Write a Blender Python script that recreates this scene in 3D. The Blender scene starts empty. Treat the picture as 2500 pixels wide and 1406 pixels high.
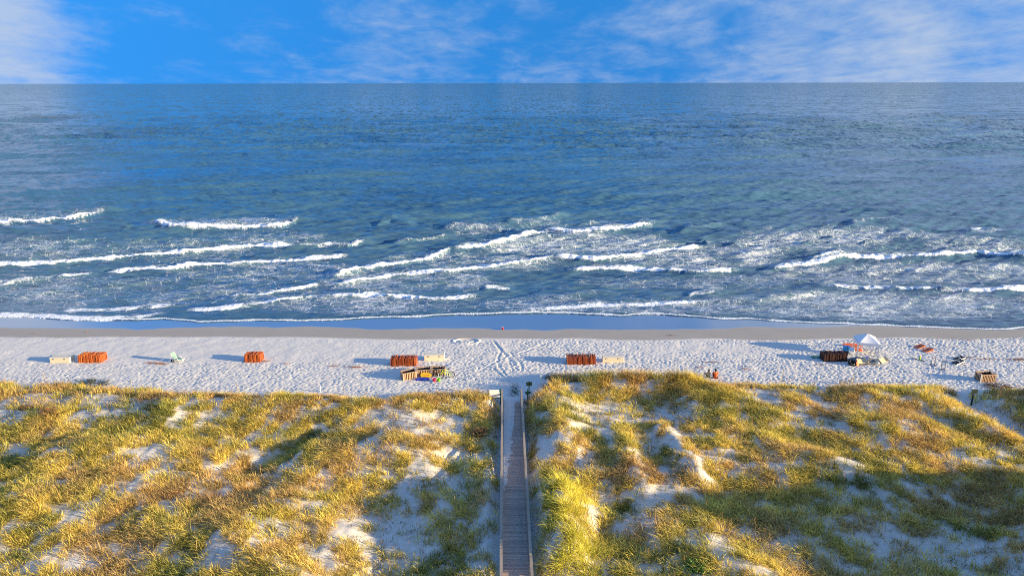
import bpy, math, random
import numpy as np
from mathutils import Matrix, Vector, Euler

R = math.radians
random.seed(7)
rng = np.random.default_rng(11)
scene = bpy.context.scene
col = scene.collection

# ------------------------------------------------------------------ camera
CAM_H = 30.0
PITCH = R(16.7)
F_PX = 1667.0            # focal length in pixels of a 2500 px wide frame
cam_d = bpy.data.cameras.new('camera')
cam_d.sensor_width = 36.0
cam_d.lens = 36.0 * F_PX / 2500.0
cam_d.clip_start = 0.5
cam_d.clip_end = 150000
cam = bpy.data.objects.new('camera', cam_d)
col.objects.link(cam)
cam.location = (0, 0, CAM_H)
cam.rotation_euler = (Matrix.Rotation(math.pi/2 - PITCH, 3, 'X') @ Matrix.Rotation(R(-0.09), 3, 'Z')).to_euler()
scene.camera = cam

# ------------------------------------------------------------------ light
SUN_ELEV = R(10.5)
SUN_DIR = Vector((math.cos(R(15)) * math.cos(SUN_ELEV), -math.sin(R(15)) * math.cos(SUN_ELEV), math.sin(SUN_ELEV)))  # towards the sun
sun_d = bpy.data.lights.new('sun', 'SUN')
sun_d.energy = 4.5
sun_d.angle = R(0.5)
sun_d.color = (1.0, 0.77, 0.42)
sun = bpy.data.objects.new('sun', sun_d)
col.objects.link(sun)
sun.location = (60, -20, 60)
sun.rotation_euler = (-SUN_DIR).to_track_quat('-Z', 'Y').to_euler()

scene.view_settings.view_transform = 'Standard'
scene.view_settings.look = 'None'
scene.view_settings.gamma = 1.0
scene.view_settings.use_curve_mapping = False
scene.view_settings.exposure = 1.6
scene.cycles.use_denoising = False
scene.cycles.filter_width = 0.95
scene.cycles.max_bounces = 6
scene.cycles.sample_clamp_indirect = 4.0


class NT:
    """small helper round a node tree"""
    def __init__(s, tree):
        s.t = tree
        tree.nodes.clear()

    def n(s, kind, **kw):
        nd = s.t.nodes.new(kind)
        for k, v in kw.items():
            setattr(nd, k, v)
        return nd

    def link(s, a, b):
        s.t.links.new(a, b)

    def val(s, sock, v):
        if hasattr(v, 'is_output') or isinstance(v, bpy.types.NodeSocket):
            s.t.links.new(v, sock)
        else:
            sock.default_value = v

    def math(s, op, a, b=0.0, c=0.0, clamp=False):
        m = s.n('ShaderNodeMath', operation=op)
        m.use_clamp = clamp
        for i, v in enumerate((a, b, c)):
            s.val(m.inputs[i], v)
        return m.outputs[0]

    def vmath(s, op, a, b=(0, 0, 0)):
        m = s.n('ShaderNodeVectorMath', operation=op)
        s.val(m.inputs[0], a)
        s.val(m.inputs[1], b)
        return m.outputs[0]

    def noise(s, vec, scale, detail=2, rough=0.5, dist=0.0, dim='3D'):
        m = s.n('ShaderNodeTexNoise', noise_dimensions=dim)
        if vec is not None:
            s.link(vec, m.inputs['Vector'])
        m.inputs['Scale'].default_value = scale
        m.inputs['Detail'].default_value = detail
        m.inputs['Roughness'].default_value = rough
        m.inputs['Distortion'].default_value = dist
        return m

    def ramp(s, fac, a, b, lo=0.0, hi=1.0, smooth=True):
        m = s.n('ShaderNodeMapRange')
        m.interpolation_type = 'SMOOTHSTEP' if smooth else 'LINEAR'
        s.val(m.inputs['Value'], fac)
        s.val(m.inputs['From Min'], a)
        s.val(m.inputs['From Max'], b)
        s.val(m.inputs['To Min'], lo)
        s.val(m.inputs['To Max'], hi)
        return m.outputs[0]

    def mix(s, fac, a, b, mode='MIX'):
        m = s.n('ShaderNodeMix', data_type='RGBA', blend_type=mode)
        s.val(m.inputs[0], fac)
        s.val(m.inputs[6], a)
        s.val(m.inputs[7], b)
        return m.outputs[2]


# ------------------------------------------------------------------ sky
world = bpy.data.worlds.new('World')
scene.world = world
world.use_nodes = True
w = NT(world.node_tree)
tc = w.n('ShaderNodeTexCoord')
d = tc.outputs['Generated']
sep = w.n('ShaderNodeSeparateXYZ')
w.link(d, sep.inputs[0])
# sky sampled near one height: blue down to the sea line, zenith brightened for fill
zup = w.math('ADD', w.math('MULTIPLY', w.math('MAXIMUM', sep.outputs[2], 0.0), 0.10), 0.50)
comb = w.n('ShaderNodeCombineXYZ')
hl = w.math('SQRT', w.math('ADD', w.math('ADD', w.math('MULTIPLY', sep.outputs[0], sep.outputs[0]), w.math('MULTIPLY', sep.outputs[1], sep.outputs[1])), 0.06))
w.link(w.math('DIVIDE', sep.outputs[0], hl), comb.inputs[0])
w.link(w.math('DIVIDE', sep.outputs[1], hl), comb.inputs[1])
w.link(zup, comb.inputs[2])
sky = w.n('ShaderNodeTexSky', sky_type='NISHITA')
sky.sun_disc = False
sky.sun_elevation = SUN_ELEV
sky.sun_rotation = math.atan2(SUN_DIR.x, SUN_DIR.y)
sky.air_density = 1.0
sky.dust_density = 0.3
sky.ozone_density = 3.0
w.link(w.vmath('NORMALIZE', comb.outputs[0]), sky.inputs[0])
hs = w.n('ShaderNodeHueSaturation')
hs.inputs['Hue'].default_value = 0.509
hs.inputs['Saturation'].default_value = 1.31
hs.inputs['Value'].default_value = 1.0
w.link(sky.outputs[0], hs.inputs['Color'])
# thin wind-drawn cloud: projected on a high flat layer
inv = w.math('DIVIDE', 1.0, w.math('ADD', w.math('MAXIMUM', sep.outputs[2], 0.0), 0.16))
pv = w.n('ShaderNodeCombineXYZ')
w.link(w.math('MULTIPLY', sep.outputs[0], inv), pv.inputs[0])
w.link(w.math('MULTIPLY', sep.outputs[1], inv), pv.inputs[1])
n1 = w.noise(w.vmath('ADD', d, (3.1, 1.7, 0.0)), 2.4, 3, 0.5, 0.3)
strm = w.vmath('MULTIPLY', d, (1.0, 1.0, 2.1))
n2 = w.noise(strm, 8.0, 11, 0.64, 0.25)
cover = w.math('MAXIMUM', w.ramp(sep.outputs[0], -0.05, 0.5), w.ramp(sep.outputs[0], -0.46, -0.58))
n3 = w.noise(w.vmath('MULTIPLY', pv.outputs[0], (2.2, 1.3, 1.0)), 1.6, 9, 0.64, 0.4)
shape = w.math('ADD', w.math('ADD', w.math('MULTIPLY', n2.outputs[0], 0.5), w.math('MULTIPLY', n3.outputs[0], 0.4)), w.math('MULTIPLY', n1.outputs[0], 0.45))
shape = w.math('ADD', shape, w.math('MULTIPLY', cover, 0.27))
cl = w.ramp(shape, 0.64, 1.10)
cl = w.math('MULTIPLY', cl, 0.88)
bgc = w.mix(cl, hs.outputs['Color'], (1.60, 1.85, 2.25, 1))
bg = w.n('ShaderNodeBackground')
w.link(bgc, bg.inputs['Color'])
bg.inputs['Strength'].default_value = 0.113
wo = w.n('ShaderNodeOutputWorld')
w.link(bg.outputs[0], wo.inputs[0])

# ------------------------------------------------------------------ pixels of the photograph <-> the ground
CP, SP = math.cos(PITCH), math.sin(PITCH)


def px2w(px, py, z=0.0):
    """point where the sight line through a photo pixel meets height z"""
    px = np.asarray(px, float); py = np.asarray(py, float)
    a = (px - 1250.0) / F_PX
    v = (py - 703.0) / F_PX
    dy = CP - v * SP
    dz = -SP - v * CP
    t = (z - CAM_H) / dz
    return a * t, dy * t


def w2px(x, y, z=0.0):
    h = z - CAM_H
    depth = y * CP - h * SP
    up = y * SP + h * CP
    return 1250.0 + F_PX * x / depth, 703.0 - F_PX * up / depth


def vnoise(x, y, scale, seed):
    """smooth value noise in 0..1"""
    r = np.random.default_rng(seed).random((256, 256))
    u = np.asarray(x, float) / scale + 1000.3
    v = np.asarray(y, float) / scale + 1000.7
    i = np.floor(u).astype(int); j = np.floor(v).astype(int)
    fu = u - i; fv = v - j
    fu = fu*fu*(3-2*fu); fv = fv*fv*(3-2*fv)
    i0 = i % 256; i1 = (i+1) % 256; j0 = j % 256; j1 = (j+1) % 256
    return (r[i0, j0]*(1-fu) + r[i1, j0]*fu)*(1-fv) + (r[i0, j1]*(1-fu) + r[i1, j1]*fu)*fv


def fbm(x, y, scale, seed, octv=4, gain=0.5):
    s = 0; a = 1; t = 0
    for k in range(octv):
        s = s + a*vnoise(x, y, scale/(2**k), seed+k); t += a; a *= gain
    return s/t


def sstep(a, b, x):
    t = np.clip((x-a)/(b-a), 0, 1)
    return t*t*(3-2*t)


def curve(pts, z=0.0):
    """photo polyline -> (x, y) on the ground, sorted by x"""
    p = np.array(pts, float)
    x, y = px2w(p[:, 0], p[:, 1], z)
    o = np.argsort(x)
    return x[o], y[o]


def cy(c, x):
    return np.interp(x, c[0], c[1])


# ------------------------------------------------------------------ materials
def principled(name, color, rough=0.7, metal=0.0, spec=0.5, noise=None, bump=None):
    m = bpy.data.materials.new(name)
    m.use_nodes = True
    t = NT(m.node_tree)
    out = t.n('ShaderNodeOutputMaterial')
    p = t.n('ShaderNodeBsdfPrincipled')
    p.inputs['Roughness'].default_value = rough
    p.inputs['Metallic'].default_value = metal
    p.inputs['Specular IOR Level'].default_value = spec
    c4 = (*color, 1)
    geo = t.n('ShaderNodeNewGeometry')
    if noise:
        sc, amt = noise
        nz = t.noise(geo.outputs['Position'], sc, 4, 0.6)
        oi = t.n('ShaderNodeObjectInfo')
        f = t.math('ADD', t.math('MULTIPLY', t.math('SUBTRACT', nz.outputs[0], 0.5), 2*amt), 1.0)
        f = t.math('ADD', f, t.math('MULTIPLY', t.math('SUBTRACT', oi.outputs['Random'], 0.5), amt))
        vm = t.n('ShaderNodeVectorMath', operation='SCALE')
        vm.inputs[0].default_value = color
        t.link(f, vm.inputs['Scale'])
        t.link(vm.outputs[0], p.inputs['Base Color'])
        if bump:
            b = t.n('ShaderNodeBump')
            b.inputs['Strength'].default_value = bump
            b.inputs['Distance'].default_value = 0.01
            t.link(nz.outputs[0], b.inputs['Height'])
            t.link(b.outputs[0], p.inputs['Normal'])
    else:
        p.inputs['Base Color'].default_value = c4
    t.link(p.outputs[0], out.inputs[0])
    return m


M = {}
M['cream'] = principled('cream_fibreglass', (0.68, 0.60, 0.44), 0.5, noise=(3.0, 0.08))
M['cream_lid'] = principled('cream_lid', (0.60, 0.56, 0.47), 0.5, noise=(3.0, 0.08))
M['redwood'] = principled('red_stained_wood', (0.40, 0.085, 0.022), 0.6, noise=(9.0, 0.28), bump=0.3)
M['redwood2'] = principled('orange_stained_wood', (0.50, 0.13, 0.03), 0.6, noise=(9.0, 0.28), bump=0.3)
M['darkwood'] = principled('dark_brown_wood', (0.085, 0.030, 0.017), 0.6, noise=(9.0, 0.28), bump=0.3)
M['tanwood'] = principled('tan_cedar_slats', (0.47, 0.30, 0.19), 0.7, noise=(6.0, 0.2), bump=0.3)
M['greywood'] = principled('weathered_grey_wood', (0.30, 0.26, 0.225), 0.85, noise=(5.0, 0.22), bump=0.4)
M['railwood'] = principled('weathered_rail_wood', (0.33, 0.27, 0.215), 0.85, noise=(4.0, 0.22), bump=0.4)
M['deck'] = principled('deck_board_wood', (0.46, 0.335, 0.27), 0.8, noise=(7.0, 0.42), bump=0.4)
M['black'] = principled('black_plastic', (0.012, 0.012, 0.013), 0.45)
M['rubber'] = principled('black_rubber', (0.018, 0.018, 0.018), 0.8)
M['white'] = principled('white_paint', (0.78, 0.78, 0.76), 0.5, noise=(3.0, 0.04))
M['fabric_white'] = principled('white_canopy_fabric', (0.80, 0.80, 0.82), 0.85, noise=(2.0, 0.03))
M['green'] = principled('dark_green_paint', (0.005, 0.020, 0.015), 0.5)
M['green2'] = principled('green_paint', (0.010, 0.085, 0.045), 0.5)
M['lime'] = principled('lime_green_paint', (0.38, 0.62, 0.02), 0.35)
M['yellow'] = principled('yellow_plastic', (0.78, 0.48, 0.01), 0.4)
M['blue'] = principled('blue_foam', (0.02, 0.03, 0.42), 0.5)
M['skyblue'] = principled('sky_blue_plastic', (0.03, 0.33, 0.66), 0.4)
M['pink'] = principled('pink_plastic', (0.72, 0.05, 0.16), 0.4)
M['limebucket'] = principled('lime_plastic', (0.25, 0.72, 0.03), 0.4)
M['orange'] = principled('orange_paint', (0.78, 0.15, 0.04), 0.5, noise=(5.0, 0.1))
M['orange_shirt'] = principled('orange_cloth', (0.80, 0.13, 0.02), 0.9)
M['maroon'] = principled('maroon_cloth', (0.20, 0.03, 0.035), 0.9)
M['khaki'] = principled('khaki_cloth', (0.42, 0.35, 0.17), 0.9)
M['navy'] = principled('navy_cloth', (0.02, 0.025, 0.06), 0.9)
M['skin'] = principled('skin', (0.55, 0.30, 0.20), 0.6)
M['hair'] = principled('dark_hair', (0.03, 0.018, 0.012), 0.6)
M['hair2'] = principled('blond_hair', (0.30, 0.19, 0.08), 0.6)
M['tarp'] = principled('grey_tarp', (0.13, 0.13, 0.145), 0.6, noise=(4.0, 0.15))
M['tan'] = principled('tan_vinyl', (0.62, 0.50, 0.30), 0.6, noise=(4.0, 0.1))
M['towel'] = principled('blue_towel', (0.03, 0.07, 0.45), 0.95)
M['teal'] = principled('grey_teal_canvas', (0.16, 0.28, 0.26), 0.9)
M['boardgreen'] = principled('sea_green_paint', (0.06, 0.27, 0.17), 0.4)
M['red'] = principled('red_plastic', (0.65, 0.04, 0.03), 0.4)
M['metal'] = principled('grey_metal', (0.35, 0.35, 0.35), 0.35, metal=1.0)
M['twig'] = principled('dead_twigs', (0.17, 0.085, 0.045), 0.9, noise=(6.0, 0.4))
M['wrack'] = principled('dry_wrack', (0.32, 0.13, 0.05), 0.9, noise=(2.0, 0.4))


def leaf_material(name, attr='tint'):
    m = bpy.data.materials.new(name)
    m.use_nodes = True
    t = NT(m.node_tree)
    out = t.n('ShaderNodeOutputMaterial')
    a = t.n('ShaderNodeAttribute', attribute_name=attr)
    df = t.n('ShaderNodeBsdfDiffuse')
    tr = t.n('ShaderNodeBsdfTranslucent')
    t.link(a.outputs['Color'], df.inputs[0])
    t.link(a.outputs['Color'], tr.inputs[0])
    mx = t.n('ShaderNodeMixShader')
    mx.inputs[0].default_value = 0.42
    t.link(df.outputs[0], mx.inputs[1])
    t.link(tr.outputs[0], mx.inputs[2])
    t.link(mx.outputs[0], out.inputs[0])
    return m


M['grass'] = leaf_material('dune_grass_blade')


def sand_material():
    m = bpy.data.materials.new('beach_sand')
    m.use_nodes = True
    t = NT(m.node_tree)
    out = t.n('ShaderNodeOutputMaterial')
    p = t.n('ShaderNodeBsdfPrincipled')
    geo = t.n('ShaderNodeNewGeometry')
    pos = geo.outputs['Position']
    wet = t.n('ShaderNodeAttribute', attribute_name='wet').outputs['Fac']
    damp = t.n('ShaderNodeAttribute', attribute_name='damp').outputs['Fac']
    nA = t.noise(pos, 0.35, 4, 0.6)
    nB = t.noise(pos, 6.0, 5, 0.7)
    v = t.math('ADD', 0.86, t.math('MULTIPLY', nA.outputs[0], 0.18))
    v = t.math('MULTIPLY', v, t.math('ADD', 0.88, t.math('MULTIPLY', nB.outputs[0], 0.24)))
    dry = t.n('ShaderNodeVectorMath', operation='SCALE')
    dry.inputs[0].default_value = (0.645, 0.625, 0.60)
    t.link(v, dry.inputs['Scale'])
    dampc = t.n('ShaderNodeVectorMath', operation='SCALE')
    dampc.inputs[0].default_value = (0.36, 0.34, 0.315)
    t.link(v, dampc.inputs['Scale'])
    c = t.mix(damp, dry.outputs[0], dampc.outputs[0])
    th = t.n('ShaderNodeAttribute', attribute_name='thatch').outputs['Fac']
    tn = t.noise(pos, 3.0, 5, 0.7).outputs[0]
    c = t.mix(t.math('MULTIPLY', th, t.ramp(tn, 0.30, 0.62)), c, (0.36, 0.26, 0.125, 1))
    c = t.mix(wet, c, (0.42, 0.43, 0.45, 1))
    t.link(t.math('MULTIPLY', wet, 0.62), p.inputs['Metallic'])
    t.link(c, p.inputs['Base Color'])
    t.link(t.ramp(wet, 0, 1, 0.9, 0.07, False), p.inputs['Roughness'])
    t.link(t.ramp(wet, 0, 1, 0.15, 1.0, False), p.inputs['Specular IOR Level'])
    t.link(wet, p.inputs['Coat Weight'])
    p.inputs['Coat Roughness'].default_value = 0.05
    p.inputs['Coat IOR'].default_value = 2.1
    b = t.n('ShaderNodeBump')
    b.inputs['Distance'].default_value = 0.03
    nC = t.noise(pos, 9.0, 4, 0.6)
    t.link(nC.outputs[0], b.inputs['Height'])
    t.link(t.ramp(t.math('ADD', wet, t.math('MULTIPLY', damp, 0.8)), 0, 1, 0.5, 0.02, False), b.inputs['Strength'])
    t.link(b.outputs[0], p.inputs['Normal'])
    t.link(p.outputs[0], out.inputs[0])
    return m


def sea_material():
    m = bpy.data.materials.new('sea_water')
    m.use_nodes = True
    t = NT(m.node_tree)
    out = t.n('ShaderNodeOutputMaterial')
    geo = t.n('ShaderNodeNewGeometry')
    pos = geo.outputs['Position']
    foam = t.n('ShaderNodeAttribute', attribute_name='foam').outputs['Fac']
    # ripples too small for the mesh: slopes added to the normal
    r1 = t.noise(t.vmath('MULTIPLY', pos, (0.35, 1.0, 1.0)), 1.5, 4, 0.6, 0.4)
    r2 = t.noise(t.vmath('MULTIPLY', pos, (0.35, 1.0, 1.0)), 0.03, 8, 0.85, 0.3)
    s1 = t.vmath('MULTIPLY', t.vmath('SUBTRACT', r1.outputs['Color'], (0.5, 0.5, 0.5)), (1.1, 1.1, 0.0))
    s2 = t.vmath('MULTIPLY', t.vmath('SUBTRACT', r2.outputs['Color'], (0.5, 0.5, 0.5)), (0.9, 0.9, 0.0))
    rs_ = t.n('ShaderNodeVectorMath', operation='SCALE')
    sq_ = t.n('ShaderNodeSeparateXYZ')
    t.link(pos, sq_.inputs[0])
    # crest after crest seen end on far out: short dashes drawn out along the swell's run
    r3 = t.noise(t.vmath('MULTIPLY', pos, (0.30, 0.05, 1.0)), 1.0, 4, 0.65, 0.2)
    r3s = t.vmath('MULTIPLY', t.vmath('SUBTRACT', r3.outputs['Color'], (0.5, 0.5, 0.5)), (0.5, 1.5, 0.0))
    r3k = t.n('ShaderNodeVectorMath', operation='SCALE')
    t.link(r3s, r3k.inputs[0])
    t.link(t.ramp(sq_.outputs[1], 170.0, 420.0, 0.0, 1.0), r3k.inputs['Scale'])
    t.link(t.vmath('ADD', r3k.outputs[0], t.vmath('ADD', s1, s2)), rs_.inputs[0])
    t.link(t.math('ADD', t.ramp(sq_.outputs[1], 140.0, 450.0, 0.8, 1.9), t.ramp(sq_.outputs[1], 600.0, 2200.0, 0.0, 1.3)), rs_.inputs['Scale'])
    nrm = t.vmath('NORMALIZE', t.vmath('ADD', geo.outputs['Normal'], rs_.outputs[0]))
    p = t.n('ShaderNodeBsdfPrincipled')
    sp_ = t.n('ShaderNodeSeparateXYZ')
    t.link(pos, sp_.inputs[0])
    murk = t.ramp(sp_.outputs[1], 190.0, 105.0)
    bodyc = t.mix(murk, t.mix(t.ramp(sp_.outputs[1], 220.0, 900.0), (0.046, 0.122, 0.205, 1), (0.056, 0.118, 0.150, 1)), (0.054, 0.116, 0.185, 1))
    t.link(t.ramp(sp_.outputs[1], 150.0, 1200.0, 0.5, 0.18), p.inputs['Specular IOR Level'])
    t.link(bodyc, p.inputs['Base Color'])
    p.inputs['Roughness'].default_value = 0.06
    p.inputs['IOR'].default_value = 1.333
    t.link(nrm, p.inputs['Normal'])
    # lace of foam
    wob = t.noise(pos, 0.8, 3, 0.6)
    q = t.vmath('ADD', pos, t.vmath('MULTIPLY', t.vmath('SUBTRACT', wob.outputs['Color'], (0.5, 0.5, 0.5)), (1.6, 1.6, 0)))
    q = t.vmath('MULTIPLY', q, (0.5, 1.0, 0.0))

    def edge(scale):
        vo = t.n('ShaderNodeTexVoronoi', feature='DISTANCE_TO_EDGE', voronoi_dimensions='2D')
        t.link(q, vo.inputs['Vector'])
        vo.inputs['Scale'].default_value = scale
        return vo.outputs['Distance']
    e1 = edge(0.8)
    e2 = edge(1.9)
    brk = t.noise(pos, 0.5, 5, 0.65).outputs[0]
    brk2 = t.noise(pos, 2.2, 4, 0.7).outputs[0]
    f = t.math('MULTIPLY', foam, t.ramp(brk, 0.25, 0.72, 0.35, 1.5))
    w1 = t.math('MULTIPLY', f, 0.14)
    w2 = t.math('MULTIPLY', f, 0.18)
    l1 = t.ramp(e1, t.math('MULTIPLY', w1, 0.15), t.math('MULTIPLY', w1, 1.35), 1.0, 0.0)
    l2 = t.ramp(e2, t.math('MULTIPLY', w2, 0.15), t.math('MULTIPLY', w2, 1.4), 1.0, 0.0)
    l2 = t.math('MULTIPLY', l2, t.ramp(f, 0.12, 0.4))
    lace = t.math('MAXIMUM', t.math('MULTIPLY', l1, t.ramp(f, 0.03, 0.15)), l2)
    lace = t.math('MULTIPLY', lace, t.ramp(brk2, 0.32, 0.55, 0.25, 1.0))
    brk3 = t.noise(t.vmath('MULTIPLY', pos, (0.7, 1.0, 1.0)), 1.3, 5, 0.7).outputs[0]
    solid = t.ramp(t.math('ADD', foam, t.math('MULTIPLY', t.math('SUBTRACT', brk3, 0.5), 1.0)), 0.64, 0.9)
    milk = t.noise(t.vmath('MULTIPLY', pos, (0.4, 1.0, 1.0)), 0.9, 5, 0.65, 0.6).outputs[0]
    milky = t.math('MULTIPLY', t.ramp(milk, 0.38, 0.72), t.ramp(foam, 0.08, 0.55, 0.0, 0.55))
    ff = t.math('MAXIMUM', t.math('ADD', t.math('MULTIPLY', lace, 0.55), milky), solid, clamp=True)
    fb = t.n('ShaderNodeBsdfPrincipled')
    fb.inputs['Base Color'].default_value = (0.76, 0.81, 0.87, 1)
    fb.inputs['Roughness'].default_value = 0.9
    fb.inputs['Specular IOR Level'].default_value = 0.1
    bmp = t.n('ShaderNodeBump')
    bmp.inputs['Strength'].default_value = 0.9
    bmp.inputs['Distance'].default_value = 0.12
    t.link(t.noise(pos, 2.8, 4, 0.65).outputs[0], bmp.inputs['Height'])
    t.link(bmp.outputs[0], fb.inputs['Normal'])
    mx = t.n('ShaderNodeMixShader')
    t.link(ff, mx.inputs[0])
    t.link(p.outputs[0], mx.inputs[1])
    t.link(fb.outputs[0], mx.inputs[2])
    t.link(mx.outputs[0], out.inputs[0])
    return m


# ------------------------------------------------------------------ object helpers
def tag(o, label=None, cat=None, group=None, kind=None):
    if label: o['label'] = label
    if cat: o['category'] = cat
    if group: o['group'] = group
    if kind: o['kind'] = kind
    return o


def grid_mesh(name, X, Y, Z, mat, attrs=None):
    h, wd = X.shape
    me = bpy.data.meshes.new(name)
    co = np.stack([X, Y, Z], -1).reshape(-1, 3).astype(np.float32)
    idx = np.arange(h*wd).reshape(h, wd)
    f = np.stack([idx[:-1, :-1], idx[:-1, 1:], idx[1:, 1:], idx[1:, :-1]], -1).reshape(-1, 4)
    nf = len(f)
    me.vertices.add(len(co)); me.vertices.foreach_set('co', co.ravel())
    me.loops.add(nf*4); me.loops.foreach_set('vertex_index', f.ravel().astype(np.int32))
    me.polygons.add(nf)
    me.polygons.foreach_set('loop_start', np.arange(0, nf*4, 4, dtype=np.int32))
    me.polygons.foreach_set('loop_total', np.full(nf, 4, np.int32))
    me.polygons.foreach_set('use_smooth', np.ones(nf, bool))
    for k, v in (attrs or {}).items():
        a = me.attributes.new(k, 'FLOAT', 'POINT')
        a.data.foreach_set('value', v.ravel().astype(np.float32))
    me.update()
    me.materials.append(mat)
    o = bpy.data.objects.new(name, me)
    col.objects.link(o)
    return o


class MB:
    """collects shapes; build() links them as one mesh object"""
    def __init__(s):
        s.v = []; s.f = []; s.smooth = []

    def add(s, vs, fs, sm=False):
        b = len(s.v)
        s.v += [tuple(p) for p in vs]
        s.f += [tuple(b+i for i in q) for q in fs]
        s.smooth += [sm]*len(fs)

    def box(s, c, size, rot=None, top=None):
        hx, hy, hz = [k/2 for k in size]
        t = top or (1, 1)
        vs = []
        for sz in (-1, 1):
            kx, ky = (t if sz > 0 else (1, 1))
            vs += [(-hx*kx, -hy*ky, sz*hz), (hx*kx, -hy*ky, sz*hz), (hx*kx, hy*ky, sz*hz), (-hx*kx, hy*ky, sz*hz)]
        if rot is not None:
            mt = Euler(rot).to_matrix()
            vs = [mt @ Vector(p) for p in vs]
        vs = [(p[0]+c[0], p[1]+c[1], p[2]+c[2]) for p in vs]
        s.add(vs, [(3, 2, 1, 0), (4, 5, 6, 7), (0, 1, 5, 4), (1, 2, 6, 5), (2, 3, 7, 6), (3, 0, 4, 7)])

    def tube(s, pts, r, n=8, cap=True):
        pts = [Vector(p) for p in pts]
        rr = r if isinstance(r, (list, tuple)) else [r]*len(pts)
        rings = []
        for i, p in enumerate(pts):
            a = pts[max(i-1, 0)]; b = pts[min(i+1, len(pts)-1)]
            t = (b-a).normalized()
            u = t.orthogonal().normalized() if i == 0 else (u - t*u.dot(t)).normalized()
            k = t.cross(u)
            rings.append([p + (u*math.cos(2*math.pi*j/n) + k*math.sin(2*math.pi*j/n))*rr[i] for j in range(n)])
        vs = [q for ring in rings for q in ring]
        fs = [(i*n+j, i*n+(j+1) % n, (i+1)*n+(j+1) % n, (i+1)*n+j) for i in range(len(pts)-1) for j in range(n)]
        if cap:
            fs += [tuple(range(n-1, -1, -1)), tuple(range((len(pts)-1)*n, len(pts)*n))]
        s.add(vs, fs, True)

    def lathe(s, prof, c=(0, 0, 0), n=16):
        vs = [(c[0]+r*math.cos(2*math.pi*j/n), c[1]+r*math.sin(2*math.pi*j/n), c[2]+z) for r, z in prof for j in range(n)]
        fs = [(i*n+j, i*n+(j+1) % n, (i+1)*n+(j+1) % n, (i+1)*n+j) for i in range(len(prof)-1) for j in range(n)]
        s.add(vs, fs, True)

    def torus(s, c, R0, r, axis='Y', n=28, m=8):
        vs = []
        for i in range(n):
            a = 2*math.pi*i/n
            for j in range(m):
                b = 2*math.pi*j/m
                q = (R0 + r*math.cos(b))
                p = {'Y': (q*math.cos(a), r*math.sin(b), q*math.sin(a)), 'Z': (q*math.cos(a), q*math.sin(a), r*math.sin(b))}[axis]
                vs.append((p[0]+c[0], p[1]+c[1], p[2]+c[2]))
        fs = [(i*m+j, ((i+1) % n)*m+j, ((i+1) % n)*m+(j+1) % m, i*m+(j+1) % m) for i in range(n) for j in range(m)]
        s.add(vs, fs, True)

    def prism(s, outline, z0, z1, xf=None):
        n = len(outline)
        vs = [(x, y, z0) for x, y in outline] + [(x, y, z1) for x, y in outline]
        if xf is not None:
            vs = [xf @ Vector(p) for p in vs]
        s.add(vs, [tuple(range(n-1, -1, -1)), tuple(range(n, 2*n))] + [(i, (i+1) % n, n+(i+1) % n, n+i) for i in range(n)])

    def mesh(s, name, mat):
        me = bpy.data.meshes.new(name)
        me.from_pydata(s.v, [], s.f)
        me.polygons.foreach_set('use_smooth', np.array(s.smooth, bool))
        me.update()
        me.materials.append(mat)
        return me

    def build(s, name, mat, parent=None, bevel=0):
        o = bpy.data.objects.new(name, s.mesh(name, mat))
        col.objects.link(o)
        o.parent = parent
        if bevel:
            b = o.modifiers.new('bevel', 'BEVEL'); b.width = bevel; b.segments = 2; b.limit_method = 'ANGLE'
        return o


def part(name, mat, parent, fn, bevel=0):
    mb = MB()
    fn(mb)
    return mb.build(name, mat, parent, bevel)


# ------------------------------------------------------------------ the lie of the land
C_DRY = curve([(-300, 822), (0, 822), (200, 823), (300, 820), (500, 822), (700, 822), (900, 828), (1000, 830), (1100, 828), (1250, 828), (1400, 828), (1600, 832), (1750, 828), (1900, 832), (2050, 828), (2200, 826), (2350, 832), (2450, 830), (2500, 826), (2900, 826)], 0.1)
C_WET = curve([(-300, 797), (0, 797), (200, 799), (330, 803), (480, 798), (640, 797), (760, 797), (860, 800), (950, 806), (1070, 801), (1250, 804), (1330, 807), (1400, 803), (1560, 806), (1700, 803), (1850, 800), (1980, 800), (2100, 797), (2200, 797), (2300, 801), (2380, 804), (2500, 803), (2900, 803)], 0.05)
C_SEA = curve([(-300, 770), (0, 772), (130, 772), (250, 778), (330, 780), (400, 776), (480, 788), (600, 784), (700, 780), (800, 778), (900, 772), (1000, 772), (1100, 768), (1200, 769), (1300, 766), (1500, 768), (1700, 775), (1900, 782), (2000, 790), (2100, 793), (2200, 797), (2300, 800), (2400, 803), (2500, 803), (2900, 803)], 0.0)
C_DUNE = curve([(a, b + (12 if b < 960 else 4)) for a, b in [(-500, 930), (0, 926), (200, 932), (330, 943), (500, 948), (700, 955), (870, 968), (960, 975), (1000, 962), (1150, 950), (1215, 960), (1240, 982), (1285, 982), (1310, 945), (1350, 915), (1450, 908), (1600, 914), (1690, 922), (1720, 932), (1770, 934), (1800, 926), (2000, 934), (2150, 932), (2290, 934), (2340, 950), (2400, 955), (2440, 945), (2500, 945), (3000, 940)]], 0.8)

DECK_A = np.array(px2w(1259, 1406, 1.1)).ravel()
DECK_B = np.array(px2w(1249, 976, 0.75)).ravel()
DECK_W = 1.62


def deck_x(y):
    return DECK_A[0] + (DECK_B[0]-DECK_A[0])*(y-DECK_A[1])/(DECK_B[1]-DECK_A[1])


def deck_z(y):
    return 0.74 + (DECK_B[1]-y)*0.012


def beach_z(y):
    return np.clip(0.72 - (y-61.0)*0.0345, -3, 0.72)


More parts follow.
